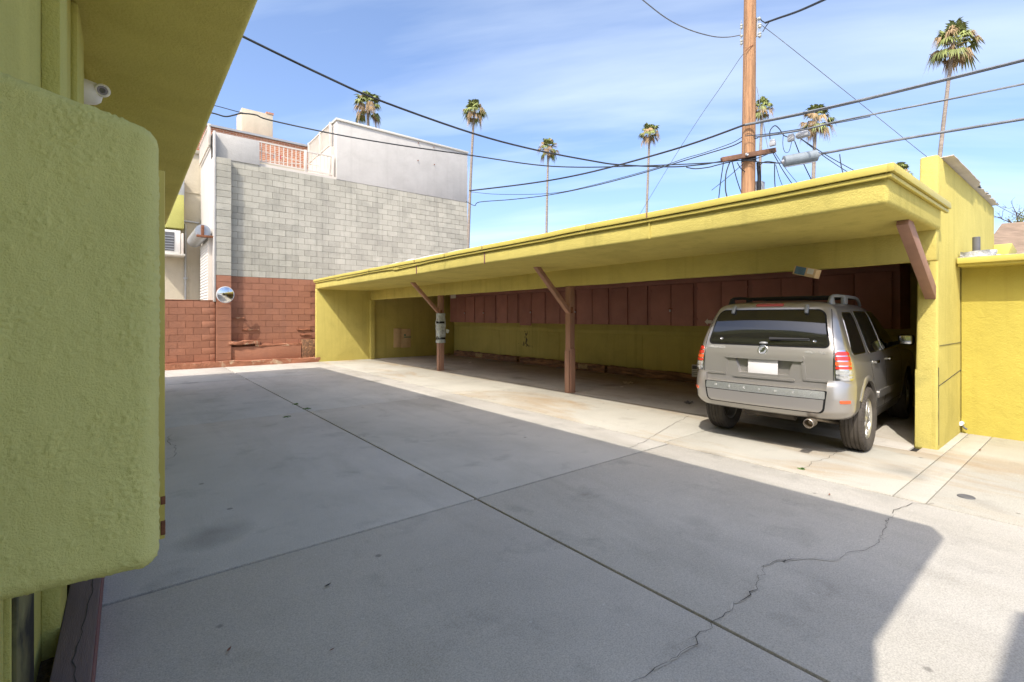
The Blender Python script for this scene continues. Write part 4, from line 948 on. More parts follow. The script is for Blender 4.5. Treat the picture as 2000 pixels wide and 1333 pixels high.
for (x, y) in ((1483, 37), (1484, 49), (1484, 53), (1484, 66), (1484, 71)):
    c = P(x, y, DP - .1); MB().lathe([(-.03, 0), (-.03, .035), (0, .05), (.03, .035), (.03, 0)], c, 'z', 10).build('insulator', 'porcelain', UP, smooth=40)
for (x, y) in ((1448, 50), (1448, 55), (1448, 71), (1448, 81), (1448, 86)):
    c = P(x, y, DP + .1); MB().lathe([(-.03, 0), (-.03, .03), (0, .045), (.03, .03), (.03, 0)], c, 'z', 10).build('insulator', 'porcelain', UP, smooth=40)
MB().tube([P(1448, 40, DP + .1), P(1446, 60, DP + .1), P(1447, 92, DP + .1)], 0.012, 6).build('bracket', 'galv', UP)
MB().tube([P(1484, 33, DP - .1), P(1484, 75, DP - .1)], 0.012, 6).build('bracket', 'galv', UP)
MB().tube([P(1456, 100, DP - .16), P(1464, 92, DP - .2), P(1471, 88, DP - .18)], 0.012, 6).build('strap', 'rust', UP)
MB().box(*(lambda c: (c.x - .14, c.x + .14, c.y - .1, c.y + .1, c.z - 0.5, c.z + .45))(P(1483, 385, DP + .3))).build('terminal_box', 'grey_box', UP, bevel=0.01)

def smooth_path(pts, k=6):
    out = []; n = len(pts)
    for i in range(n - 1):
        p0_, p1_, p2_, p3_ = pts[max(i - 1, 0)], pts[i], pts[i + 1], pts[min(i + 2, n - 1)]
        for j in range(k):
            t = j / k; out.append(0.5 * ((2 * p1_) + (-p0_ + p2_) * t + (2 * p0_ - 5 * p1_ + 4 * p2_ - p3_) * t * t + (-p0_ + 3 * p1_ - 3 * p2_ + p3_) * t ** 3))
    out.append(pts[-1]); return out
def wire(pix, D0, D1, r, label, mat='wire', cat='cable', k=5, group=None):
    n = len(pix); d0, d1 = 1 / D0, 1 / D1; x0, x1 = pix[0][0], pix[-1][0]; L_ = [0]
    for a, b in zip(pix[:-1], pix[1:]): L_.append(L_[-1] + math.hypot(b[0] - a[0], b[1] - a[1]))
    pts = [P(x, y, 1 / (d0 + (d1 - d0) * L_[i] / L_[-1])) for i, (x, y) in enumerate(pix)]
    return solo(MB().tube(smooth_path(pts, k), r, 6), 'overhead_cable', mat, label, cat, 'overhead cables', smooth=60)
wire([(420, 44), (485, 77), (640, 152), (748, 199), (927, 262), (1049, 294), (1158, 315), (1207, 322), (1287, 326), (1340, 325), (1411, 316)], 6.5, 13.8, .017, 'black cable sagging from the eave to the crossarm, upper of the two')
wire([(380, 214), (418, 222), (440, 228), (458, 225), (472, 222), (500, 225), (527, 235), (657, 263), (780, 284), (914, 303), (1042, 322), (1130, 327), (1235, 325), (1340, 321), (1411, 317)], 10, 13.8, .015, 'black cable crossing in front of the white wall, lower of the two')
wire([(400, 203), (425, 208), (470, 220), (500, 225)], 10, 10.6, .008, 'thin drop wire beside the brick parapet')
wire([(917, 373), (1025, 360), (1110, 346), (1200, 325), (1340, 285), (1455, 244)], 20.3, 13.8, .028, 'thick cable from the block building corner up to the pole')
wire([(1455, 244), (1554, 224), (1670, 198), (1835, 158), (2060, 102)], 13.8, 10.4, .030, 'topmost thick cable running right from the pole', 'wire_grey')
wire([(1455, 246), (1554, 227), (1670, 201), (1835, 161), (2060, 105)], 13.75, 10.3, .014, 'thin messenger wire just under the topmost right cable')
wire([(911, 394), (927, 402), (937, 395), (1000, 390), (1074, 381), (1158, 364), (1250, 340), (1340, 313), (1373, 303), (1429, 286), (1455, 274), (1480, 270)], 20.3, 13.8, .016, 'slack cable looping from the block building corner to the pole')
wire([(918, 375), (975, 380), (1077, 378), (1158, 362), (1280, 329), (1340, 309), (1375, 299), (1429, 280), (1455, 266), (1479, 267)], 20.2, 13.8, .010, 'thin wire beside the slack cable left of the pole')
wire([(1479, 268), (1564, 255), (1644, 236), (1835, 198), (2060, 152)], 13.8, 10.4, .024, 'middle cable running right from the pole with small bundle clamps', 'wire_grey')
wire([(1455, 266), (1500, 262), (1560, 253), (1644, 239), (1700, 228)], 13.75, 12.7, .012, 'twisted thin wire bundled on the middle cable')
wire([(1597, 302), (1762, 272), (2060, 223)], 13.4, 10.2, .034, 'lowest thick cable running right out of the splice case', 'wire_grey')
wire([(1340, 325), (1380, 321), (1411, 315), (1455, 313), (1480, 309), (1505, 299)], 14.2, 13.6, .014, 'short cable lashed along the crossarm')
wire([(1340, 327), (1358, 330), (1385, 327), (1400, 323), (1440, 314), (1470, 315), (1490, 318), (1528, 319)], 14.2, 13.5, .016, 'slack loop of cable under the crossarm')
wire([(1495, 45), (1520, 36), (1560, 22), (1614, -2)], 13.9, 11, .028, 'heavy twisted drop cable leaving the pole top to the upper right')
wire([(1484, 35), (1488, 41), (1495, 45)], 13.9, 13.85, .014, 'short black jumper at the pole top')
wire([(1502, 44), (1496, 52), (1490, 62)], 13.9, 13.85, .014, 'curved black jumper under the heavy drop cable')
wire([(1250, -4), (1300, 35), (1345, 58), (1390, 71), (1420, 73), (1446, 69)], 11, 13.9, .014, 'twisted service wire arriving at the pole from the upper left', 'wire_grey')
wire([(1488, 50), (1530, 82), (1640, 170), (1730, 242), (1812, 308), (1900, 375), (2050, 455)], 13.9, 17, .009, 'thin guy wire slanting down to the right past the parapet', 'wire_grey')
wire([(1453, 104), (1440, 122), (1410, 167), (1350, 255), (1270, 385), (1200, 505)], 14, 24, .008, 'thin frayed wire slanting down to the left of the pole', 'wire_grey')
wire([(1478, 170), (1490, 235), (1496, 270), (1500, 290)], 13.9, 13.6, .009, 'thin wire dropping along the right side of the pole', 'wire_grey')
for i, (a, b, D1_, lab) in enumerate((((1508, 296), (1556, 372), 16, 'service drop falling steeply right of the pole'), ((1512, 297), (1566, 368), 18, 'thin drop wire beside the steep service drop'), ((1552, 276), (1588, 358), 13.8, 'black drop crossing behind the splice case'), ((1562, 270), (1680, 340), 19, 'service wire slanting to the roof right of the splice case'), ((1565, 272), (1672, 347), 20, 'second slanting service wire right of the splice case'), ((1640, 302), (1648, 344), 13, 'short black drop from the lowest cable'), ((1515, 322), (1533, 374), 15, 'thin drop under the crossarm tip'), ((1513, 320), (1515, 378), 15, 'vertical drop under the crossarm tip'), ((1413, 318), (1403, 396), 14.5, 'pair of drops at the left crossarm tip'), ((1430, 316), (1452, 388), 14.3, 'slanting drop left of the pole foot'), ((1452, 320), (1390, 372), 16, 'thin wire running down left behind the roof'), ((1440, 318), (1455, 336), 13.9, 'short brace wire under the crossarm'))):
    mid = ((a[0] + b[0]) / 2 - 1, (a[1] + b[1]) / 2 + 2)
    wire([a, mid, b], 13.7, D1_, .009 if 'thin' in lab else .013, lab, 'wire')
wire([(1425, 318), (1418, 340), (1417, 370), (1422, 392)], 13.8, 13.6, .018, 'thick curved riser cable left of the pole foot')
wire([(1504, 272), (1504, 256), (1513, 246), (1522, 252), (1530, 264), (1538, 268)], 13.7, 13.6, .014, 'black arching jumper loop above the crossarm')
wire([(1530, 262), (1529, 283), (1533, 297), (1541, 296), (1547, 274)], 13.6, 13.6, .008, 'hanging jumper loop right of the crossarm')
wire([(1478, 330), (1482, 325), (1490, 318), (1500, 316), (1515, 318)], 13.8, 13.5, .014, 'curved cable between the pole and the splice case')
# splice case
a_, b_ = P(1530, 316, 13.45), P(1596, 304, 13.3)
SP = empty('splice_case', (a_ + b_) / 2, 'blue grey cylindrical cable splice case hanging right of the pole', 'splice case')
dv = (b_ - a_)
MB().tube([a_, a_ + dv * .02, a_ + dv * .98, b_], [.10, .155, .155, .10], 14).build('body', 'splice', SP, smooth=50)
MB().tube([a_ - dv * .06, a_], [.03, .07], 10).build('end_collar', 'galv', SP); MB().tube([b_, b_ + dv * .10], [.07, .03], 10).build('end_collar', 'galv', SP)
MB().bar(a_ + Vector((0, 0, -.15)) + dv * .05, b_ + Vector((0, 0, -.15)) - dv * .05, .06, .04).build('flange', 'galv', SP)
for (x, y, w, h_, D, lab) in ((1509, 281, .16, .13, 13.6, 'small grey terminal block above the crossarm'), (1545, 271, .17, .16, 13.5, 'grey clamp box hung on the middle cable'), (1568, 264, .32, .12, 13.4, 'long grey terminal hung beneath the middle cable')):
    c = P(x, y, D); e = empty('cable_terminal', c, lab, 'terminal box', 'small terminals on the cables')
    MB().box(c.x - w * .3, c.x + w * .3, c.y - w / 2, c.y + w / 2, c.z - h_ / 2, c.z + h_ / 2).build('case', 'grey_box', e, bevel=.015)
    MB().box(c.x - .03, c.x + .03, c.y - w * .4, c.y + w * .4, c.z + h_ / 2 + .001, c.z + h_ / 2 + .05).build('clamp', 'galv', e, bevel=.006)

# ------------------------------------------------------------------ litter, weeds
r_ = random.Random(77)
for (px, py, ln, a, lab, mt) in ((640, 1146, .09, .3, 'dark curled leaf on the shaded concrete near the long joint', 'black'), (447, 1272, .07, .9, 'reddish dry leaf on the concrete near the kerb timber', 'leafbrown'), (648, 1272, .05, .2, 'small brown leaf at the bottom of the yard', 'leafbrown'), (1620, 968, .09, .2, 'brown twig leaf at the edge of the shade', 'leafbrown'), (1914, 881, .14, .1, 'dry brown leaf on the sunlit concrete by the yellow wall', 'leafbrown')):
    c = PZ(px, py); ln *= .5; d = Vector((math.cos(a), math.sin(a), 0)); s_ = Vector((-d.y, d.x, 0)); n_ = 7; vs_ = []
    for i in range(n_):
        t = i / (n_ - 1); w = ln * .16 * math.sin(math.pi * min(max(t, .04), .96)); p = c + d * ln * (t - .5) + Vector((0, 0, .006 + .12 * ln * (2 * t - 1) ** 2))
        vs_ += [p - s_ * w + Vector((0, 0, w * .5)), p, p + s_ * w + Vector((0, 0, w * .5))]
    solo(MB().add(vs_, [q for i in range(n_ - 1) for q in ((3 * i, 3 * i + 1, 3 * i + 4, 3 * i + 3), (3 * i + 1, 3 * i + 2, 3 * i + 5, 3 * i + 4))]), 'fallen_leaf', mt, lab, 'leaf', 'fallen leaves on the concrete', smooth=60)
for (px, py, w, lab) in ((600, 799, .06, 'small green weed in the long joint far up the yard'), (578, 790, .05, 'tiny weed sprouting in the joint beyond the larger one'), (560, 815, .06, 'flat green weed on the concrete left of the joint'), (1565, 917, .03, 'green weed in the crack by the rear wheel of the car')):
    c = PZ(px, py); m = MB()
    ln = 1
    for i in range(40):
        a = r_.uniform(0, 6.28); q = c + Vector((math.cos(a), math.sin(a), 0)) * r_.uniform(0, w); d = Vector((r_.gauss(0, 1), r_.gauss(0, 1), r_.uniform(.3, 1.2))).normalized() * .022; s_ = d.cross(Vector((r_.gauss(0, 1), r_.gauss(0, 1), .5))).normalized() * .008
        m.add([q, q + d * .5 + s_, q + d, q + d * .5 - s_], [(0, 1, 2, 3)])
    solo(m, 'weed', 'weed', lab, 'weed', 'weeds in the concrete')


# ------------------------------------------------------------------ the car
CAR = empty('parked_car', (6.595, 2.615, 0), 'warm grey metallic SUV parked nose in at the near bay of the carport', 'car', rz=R(4.2 - 90))
WPOS[CAR.name] = Vector((0, 0, 0))             # its parts are written in the car's own axes: x right, y forward from the rear axle
ZT = np.linspace(0.28, 1.752, 300)
def tab(pairs, sm=5):
    z, v = zip(*pairs); a = np.interp(ZT, z, v)
    if sm:
        k = np.exp(-0.5 * (np.arange(-3 * sm, 3 * sm + 1) / sm) ** 2); k /= k.sum()
        a = np.convolve(np.pad(a, 3 * sm, mode='edge'), k, mode='valid')
    return a
TW = tab([(.28, .79), (.40, .835), (.55, .855), (.75, .862), (.92, .858), (1.02, .846), (1.10, .825), (1.15, .805), (1.3, .765), (1.5, .705), (1.6, .668), (1.65, .645), (1.69, .60), (1.72, .52), (1.74, .37), (1.752, .14)], 3)
TR = tab([(.28, -.60), (.5, -.75), (.75, -.79), (.95, -.79), (1.1, -.785), (1.18, -.77), (1.22, -.755), (1.3, -.735), (1.42, -.695), (1.52, -.65), (1.62, -.59), (1.67, -.575), (1.695, -.545), (1.72, -.48), (1.74, -.25), (1.752, 0.1)], 3)
TF = tab([(.28, 3.36), (.5, 3.50), (.75, 3.53), (.93, 3.48), (1.0, 3.36), (1.04, 3.05), (1.07, 2.68), (1.1, 2.36), (1.3, 1.98), (1.5, 1.6), (1.62, 1.33), (1.67, 1.2), (1.70, 1.02), (1.72, .8), (1.74, .5), (1.752, .3)], 2)
RRr = tab([(.28, .2), (1.1, .17), (1.25, .13), (1.6, .12), (1.7, .14), (1.752, .08)], 4)
class Shell:
    def __init__(s, W, Rr, Ff, RR, bow=.035, bul=.014): s.W, s.R, s.F, s.C, s.bow, s.bul = W, Rr, Ff, RR, bow, bul
    def g(s, z): return [float(np.interp(z, ZT, t)) for t in (s.W, s.R, s.F, s.C)]
    def pt(s, q, z):
        """point at distance q along the outline from the middle of the rear, right side positive"""
        W, Rr, Ff, C = s.g(z); sg = 1 if q >= 0 else -1; q = abs(q); a = W - C
        if q <= a: return Vector((sg * q, Rr + s.bow * (q / W) ** 2, z))
        b = s.bow * (a / W) ** 2; q -= a; arc = C * math.pi / 2
        if q <= arc:
            t = q / C; return Vector((sg * (a + C * math.sin(t)), Rr + b + C * (1 - math.cos(t)), z))
        q -= arc; y = Rr + b + C + q; e0, e1 = Rr + b + C, Ff - .25
        t = (y - (e0 + e1) / 2) / ((e1 - e0) / 2)
        return Vector((sg * (W + s.bul * max(0, 1 - t * t)), y, z))
    def q_of_y(s, y, z):
        W, Rr, Ff, C = s.g(z); a = W - C; b = s.bow * (a / W) ** 2
        return a + C * math.pi / 2 + (y - (Rr + b + C))
    def nrm(s, q, z):
        e = .004; du = s.pt(q + e, z) - s.pt(q - e, z); dv = s.pt(q, z + e) - s.pt(q, z - e)
        n = du.cross(dv).normalized(); return n
    def ring(s, z):
        W, Rr, Ff, C = s.g(z); a = W - C; out = []
        for i in range(10): out.append(s.pt(a * i / 10, z))
        for i in range(9): out.append(s.pt(a + C * math.pi / 2 * i / 8, z))
        y0 = out[-1].y; y1 = Ff - .25; q0 = a + C * math.pi / 2
        for i in range(1, 41): out.append(s.pt(q0 + (y1 - y0) * i / 40, z))
        x1 = out[-1].x; cf = .25
        for i in range(1, 9):
            t = i / 8 * math.pi / 2; out.append(Vector((x1 - min(cf, x1 * .8) * (1 - math.cos(t)), y1 + cf * math.sin(t) * .8, z)))
        x2 = out[-1].x; y2 = out[-1].y
        for i in range(1, 7): t = i / 6; out.append(Vector((x2 * (1 - t), y2 + .05 * (1 - (1 - t) ** 2), z)))
        return out + [Vector((-p.x, p.y, p.z)) for p in out[-2:0:-1]]
    def solid(s, zs):
        m = MB(); rings = [s.ring(z) for z in zs]; n = len(rings[0])
        m.v = [tuple(p) for r in rings for p in r]
        for i in range(len(zs) - 1):
            for k in range(n): k2 = (k + 1) % n; m.f.append((i * n + k, i * n + k2, (i + 1) * n + k2, (i + 1) * n + k))
        m.f.append(tuple(reversed(range(n)))); m.f.append(tuple(range((len(zs) - 1) * n, len(zs) * n)))
        return m
    def patch(s, ext, z0, z1, off, nz_=14, nq=16, skirt=.012):
        m = MB(); g_ = []
        for i in range(nz_ + 1):
            t = i / nz_; z = z0 + (z1 - z0) * (0.5 - 0.5 * math.cos(math.pi * t)); a, b = ext(z)
            g_.append([(a + (b - a) * k / nq, z) for k in range(nq + 1)])
        V = [[s.pt(q, z) + s.nrm(q, z) * off for q, z in r] for r in g_]
        m.v = [tuple(p) for r in V for p in r]; w = nq + 1
        m.f = [(i * w + k, i * w + k + 1, (i + 1) * w + k + 1, (i + 1) * w + k) for i in range(nz_) for k in range(nq)]
        bd = [(0, k) for k in range(nq)] + [(i, nq) for i in range(nz_)] + [(nz_, k) for k in range(nq, 0, -1)] + [(i, 0) for i in range(nz_, 0, -1)]
        k0 = len(m.v)
        for (i, k) in bd: q, z = g_[i][k]; m.v.append(tuple(s.pt(q, z) + s.nrm(q, z) * (off - skirt)))
        nb = len(bd)
        for j in range(nb):
            a = bd[j][0] * w + bd[j][1]; b = bd[(j + 1) % nb][0] * w + bd[(j + 1) % nb][1]; m.f.append((b, a, k0 + j, k0 + (j + 1) % nb))
        return m
def rext(fa, fb, z0, z1, r, rt=None):
    rt = r if rt is None else rt
    def e(z):
        a, b = fa(z), fb(z); s_ = 0
        if z - z0 < r: d = max(0, z - z0); s_ = r - math.sqrt(max(0, r * r - (r - d) ** 2))
        if z1 - z < rt: d = max(0, z1 - z); s_ = rt - math.sqrt(max(0, rt * rt - (rt - d) ** 2))
        return a + s_, b - s_
    return e
BODY = Shell(TW, TR, TF, RRr)
zs = list(np.arange(.28, .95, .045)) + list(np.arange(.95, 1.14, .012)) + list(np.arange(1.14, 1.60, .03)) + list(np.arange(1.60, 1.752, .007)) + [1.752]
def cut(mb, name, mat, cutters, parent, smooth=35):
    me = mb.mesh(name); o = bpy.data.objects.new('tmp', me); col.objects.link(o); tmp = []
    for c_ in cutters:
        cm = c_.mesh('c'); co = bpy.data.objects.new('tmpc', cm); col.objects.link(co); tmp.append(co)
        md = o.modifiers.new('b', 'BOOLEAN'); md.operation = 'DIFFERENCE'; md.object = co; md.solver = 'EXACT'
    dg = bpy.context.evaluated_depsgraph_get(); dg.update()
    me2 = bpy.data.meshes.new_from_object(o.evaluated_get(dg)); me2.name = name
    for t in tmp + [o]: bpy.data.objects.remove(t)
    me2.materials.clear()
    for p in me2.polygons: p.material_index = 0
    return link(name, me2, mat, parent, smooth)
def arch(x0, x1, y, r): return MB().lathe([(x0, 0.0), (x0, r), (x1, r), (x1, 0.0)], (0, y, .38), 'x', 48)
rec = MB().hexa([(-.33, -1.0, .855), (.33, -1.0, .855), (.26, -.735, .885), (-.26, -.735, .885), (-.37, -1.0, 1.065), (.37, -1.0, 1.065), (.31, -.735, 1.06), (-.31, -.735, 1.06)])
cuts = [arch(sx * .55 if sx > 0 else -1.2, 1.2 if sx > 0 else -.55, y, .43) for sx in (1, -1) for y in (0, 2.62)] + [rec, MB().hexa([(-1, -1.2, 0), (1, -1.2, 0), (1, .40, 0), (-1, .40, 0), (-1, -1.2, .52), (1, -1.2, .52), (1, .30, .50), (-1, .30, .50)])]
body = cut(BODY.solid(zs), 'body', 'paint', cuts, CAR)
# bumper
BW = tab([(.28, .76), (.42, .78), (.455, .825), (.52, .862), (.66, .874), (.80, .872), (.85, .862), (1.7, .855)], 2)
BRr = tab([(.28, -.73), (.42, -.76), (.455, -.83), (.52, -.875), (.66, -.888), (.735, -.880), (.80, -.868), (.85, -.85), (1.7, -.84)], 2)
BUMP = Shell(BW, BRr, tab([(.28, .05), (1.7, .05)], 0), tab([(.28, .27), (1.7, .27)], 0), .07, 0)
bzs = list(np.arange(.43, .84, .016)) + [.852, .860]
cut(BUMP.solid(bzs), 'bumper', 'paint', [arch(.45, 1.2, 0, .435), arch(-1.2, -.45, 0, .435), MB().box(-.55, .55, -.65, .4, .2, .72), MB().hexa([(-.655, -1.2, .752), (.655, -1.2, .752), (.655, -.5, .752), (-.655, -.5, .752), (-.675, -1.2, 1.0), (.675, -1.2, 1.0), (.675, -.5, 1.0), (-.675, -.5, 1.0)])], CAR)
def pp(shell, name, mat, ext, z0, z1, off, par=CAR, **k): return shell.patch(ext, z0, z1, off, **k).build(name, mat, par, local=True, smooth=35)
st = pp(BUMP, 'bumper_step', 'scuffed', rext(lambda z: -.645, lambda z: .645, .662, .745, .012), .662, .745, .004, nz_=8, nq=30)
ins = pp(BUMP, 'bumper_insert', 'paint', rext(lambda z: -.635 + (.655 - z) * .12, lambda z: .635 - (.655 - z) * .12, .515, .655, .05, .004), .515, .655, .005, nz_=10, nq=30)
pp(BUMP, 'gap', 'gap', rext(lambda z: -.655 + (.655 - z) * .12, lambda z: .655 - (.655 - z) * .12, .503, .752, .055, .012), .503, .752, .0015, ins, nz_=12, nq=30)
# side reflector in the bumper corner
for sg in (1, -1):
    q0 = (BUMP.q_of_y(-.62, .63) - .20); f = (lambda z, q0=q0: q0 - .005) if sg > 0 else (lambda z, q0=q0: -q0 - .115); h = (lambda z, q0=q0: q0 + .115) if sg > 0 else (lambda z, q0=q0: -q0 + .005)
    pp(BUMP, 'side_reflector', 'orange_lamp', rext(f, h, .625, .658, .01), .625, .658, .006)
# rear window
def rw(z, d=0): return .655 - (z - 1.2) * .19 + d
RWN = pp(BODY, 'rear_window', 'glass', rext(lambda z: -rw(z), lambda z: rw(z), 1.215, 1.618, .05, .075), 1.215, 1.618, .004, nz_=22, nq=30)
pp(BODY, 'window_seal', 'gap', rext(lambda z: -rw(z, .016), lambda z: rw(z, .016), 1.20, 1.632, .06, .085), 1.20, 1.632, .0015, RWN, nz_=22, nq=30)
for x in (-.50, .52):
    c = BODY.pt(x, 1.275) + BODY.nrm(x, 1.275) * .005
    disc_stack([(0, 0), (.006, .014), (0, .018)], c, Vector(BODY.nrm(x, 1.275)), 12).build('lift_pin', 'chrome', RWN, local=True)
# tailgate shut line
for sg in (1, -1):
    pp(BODY, 'tailgate_gap', 'gap', (lambda z, sg=sg: (sg * (.705 - max(0, z - 1.2) * .14) - .0035, sg * (.705 - max(0, z - 1.2) * .14) + .0035)), .765, 1.63, .0012, body, nz_=24, nq=1)
# high brake light
pp(BODY, 'brake_light', 'pink_lamp', rext(lambda z: -.155, lambda z: .155, 1.668, 1.697, .013), 1.668, 1.697, .008, nz_=8, nq=16)
for x in (-.40, .40):
    a, b = BODY.pt(x, 1.672) + BODY.nrm(x, 1.672) * .018, BODY.pt(x * 1.02, 1.575) + BODY.nrm(x, 1.575) * .022
    MB().bar(a, b, .038, .03, (0, -1, 0)).build('glass_hinge', 'rack', CAR, local=True, bevel=.008)
# wiper
a, b = BODY.pt(.07, 1.282) + BODY.nrm(.07, 1.282) * .03, BODY.pt(.47, 1.292) + BODY.nrm(.45, 1.292) * .022
wp_ = MB().tube([a, a.lerp(b, .3), b], [.022, .017, .009], 8).build('wiper', 'rack_black', CAR, local=True, smooth=40)
MB().bar(a.lerp(b, .12) - Vector((0, -.008, .012)), b - Vector((0, -.008, .010)), .008, .014).build('blade', 'rack', wp_, local=True)
c = BODY.pt(.0, 1.235) + BODY.nrm(0, 1.235) * .006
(lambda t: MB().add([(p[0], p[1], c.z + (p[2] - c.z) * .36) for p in t.v], t.f))(MB().lathe([(-.026, 0), (-.022, .03), (-.008, .046), (.01, .05)], c, 'y', 24)).build('wiper_hub', 'rack', wp_, local=True, smooth=50)
for ob in [o for o in CAR.children if o.name.startswith('wiper')]: pass
# tailgate garnish above the number plate
g_ = pp(BODY, 'tailgate_handle', 'paint', rext(lambda z: -.43, lambda z: .43, 1.045, 1.112, .025), 1.045, 1.112, .030, nz_=10, nq=24, skirt=.03)
for sg in (1, -1):
    pp(BODY, 'tailgate_ridge', 'paint', (lambda z, sg=sg: tuple(sorted((sg * (.400 + (1.05 - z) * .12), sg * (.434 + (1.05 - z) * .12))))), .845, 1.05, .014, nz_=8, nq=3, skirt=.016)
    pp(BODY, 'tailgate_ridge', 'paint', (lambda z, sg=sg: tuple(sorted((sg * .43, sg * .695)))), .838, .862, .012, nz_=4, nq=12, skirt=.014)
pl = MB().box(-.165, .165, -.785, -.778, .878, 1.042).build('number_plate', 'plate', CAR, local=True, bevel=.003)
pp(BODY, 'lower_lip', 'paint', rext(lambda z: -.34, lambda z: .34, .820, .846, .012), .820, .846, .016, nz_=6, nq=20, skirt=.018)
# tail lamps
for sg in (1, -1):
    qa = .705
    def ea(z, d=0.0): return qa + .012 - (z - .88) * .06 - d
    def eb(z, d=0.0): return qa + .205 - (z - .88) * .10 + d
    def mk(f, g2): return (lambda z: (f(z), g2(z))) if sg > 0 else (lambda z: (-g2(z), -f(z)))
    hsg = pp(BODY, 'tail_lamp', 'chrome', rext(*((lambda z: mk(ea, eb)(z)[0]), (lambda z: mk(ea, eb)(z)[1])), .868, 1.185, .015, .06), .868, 1.185, .008, nz_=20, nq=14, skirt=.012)
    for (z0, z1, mt) in ((1.128, 1.168, 'red_lamp'), (1.076, 1.116, 'red_lamp'), (1.024, 1.064, 'orange_lamp'), (.984, 1.013, 'red_lamp'), (.930, .974, 'clear_lamp'), (.888, .920, 'clear_lamp')):
        fa = (lambda z: mk(ea, eb)(z)[0] + .013); fb = (lambda z: mk(ea, eb)(z)[1] - .013)
        pp(BODY, 'lens', mt, rext(fa, fb, z0, z1, .006, .028 if z1 > 1.12 else .006), z0, z1, .013, hsg, nz_=6, nq=12, skirt=.006)
# side windows, right and left
def side_patch(name, mat, fy0, fy1, z0, z1, r, off, par=CAR, sides=(1, -1), rt=None, **k):
    for sg in sides:
        e = rext(lambda z: BODY.q_of_y(fy0(z), z), lambda z: BODY.q_of_y(fy1(z), z), z0, z1, r, rt)
        ext = e if sg > 0 else (lambda z: tuple(-v for v in reversed(e(z))))
        p_ = pp(BODY, name, mat, ext, z0, z1, off, par, **k)
    return p_
wins = [((lambda z: -.47 + (z - 1.13) * .30), (lambda z: .10 - (z - 1.13) * .10), 1.135, 1.585, .05),
        ((lambda z: .26 - (z - 1.13) * .16), (lambda z: .93 - (z - 1.13) * .22), 1.125, 1.60, .03),
        ((lambda z: 1.03 - (z - 1.13) * .22), (lambda z: 2.02 - (z - 1.13) * 1.60), 1.125, 1.605, .03)]
for (f0, f1, z0, z1, r) in wins:
    side_patch('side_window_trim', 'chrome', (lambda z, f0=f0: f0(z) - .013), (lambda z, f1=f1: f1(z) + .013), z0 - .013, z1 + .013, r + .01, .0022, nz_=16, nq=10)
    side_patch('side_window', 'glass', f0, f1, z0, z1, r, .0045, nz_=16, nq=10)
# door shut lines
def gap(y_of, z0, z1): side_patch('door_gap', 'gap', (lambda z: y_of(z) - .004), (lambda z: y_of(z) + .004), z0, z1, .001, .0012, body, nz_=20, nq=1)
gap(lambda z: .20 - max(0, z - 1.1) * .16 + (max(0, .95 - z) * .55 if z > .55 else .22), .42, 1.62)
gap(lambda z: .985 - max(0, z - 1.1) * .22, .42, 1.62)
gap(lambda z: 2.10 - max(0, z - 1.05) * 1.55, .42, 1.30)
side_patch('door_gap', 'gap', lambda z: .45, lambda z: 2.1, .412, .418, .001, .0012, body, nz_=2, nq=20)
side_patch('side_moulding', 'paint', lambda z: .52, lambda z: 2.08, .55, .64, .03, .014, nz_=8, nq=24)
side_patch('door_handle', 'chrome', lambda z: .335, lambda z: .50, .985, 1.015, .012, .032, skirt=.034)
side_patch('door_handle', 'chrome', lambda z: 1.12, lambda z: 1.285, .985, 1.015, .012, .032, skirt=.034)
# flared lips over the wheels
for sg in (1, -1):
    for yw in (0, 2.62):
        m = MB(); n_ = 28; pr = [(0, -.02), (.0, .004), (.03, .006), (.06, .0), (.07, -.012)]
        for i in range(n_ + 1):
            a = R((-2 if yw > 1 else -2) + (184 if yw > 1 else 152) * i / n_)
            for (dr, o_) in pr:
                rr = .427 + dr; y = yw + rr * math.cos(a); z = .38 + rr * math.sin(a)
                zz = min(max(z, .30), 1.0); bx = BODY.pt(BODY.q_of_y(y, zz), zz).x if yw > 1 or y > -.62 else .86
                if yw < 1 and y < 0 and z < .8: bx = max(bx, BUMP.pt(BUMP.q_of_y(max(y, -.60), min(z, .79)), min(max(z, .4), .79)).x)
                m.v.append((sg * (bx + o_ + .006), y, z))
        w = len(pr); m.f = [(i * w + k, i * w + k + 1, (i + 1) * w + k + 1, (i + 1) * w + k) for i in range(n_) for k in range(w - 1)]
        m.build('wheel_arch_lip', 'paint', CAR, local=True, smooth=50)
# wheel wells, floor
for sg in (1, -1):
    for yw in (0, 2.62):
        n_ = 24; m = MB(); x0, x1 = sg * .5, sg * .85
        for i in range(n_ + 1):
            a = R(-8 + 158 * i / n_); m.v += [(x0, yw + .425 * math.cos(a), .38 + .425 * math.sin(a)), (x1, yw + .425 * math.cos(a), .38 + .425 * math.sin(a))]
        m.f = [(2 * i, 2 * i + 1, 2 * i + 3, 2 * i + 2) for i in range(n_)]; m.build('wheel_well', 'under', CAR, local=True)
MB().box(-.56, .56, .22, 3.2, .27, .42).build('underbody', 'under', CAR, local=True, bevel=.02)
MB().tube([(-.66, 0, .36), (0, -.02, .33), (.66, 0, .36)], .04, 10).build('rear_axle', 'under', CAR, local=True)
MB().tube([(-.60, -.05, .33), (-.25, .25, .34)], .03, 8).build('suspension_arm', 'under', CAR, local=True)
MB().tube([(.62, -.10, .30), (.35, -.35, .36)], .03, 8).build('suspension_arm', 'exhaust', CAR, local=True)
MB().tube([(.18, .3, .36), (.34, -.3, .38), (.46, -.58, .395), (.50, -.80, .39)], .032, 12).build('exhaust_pipe', 'exhaust', CAR, local=True, smooth=40)
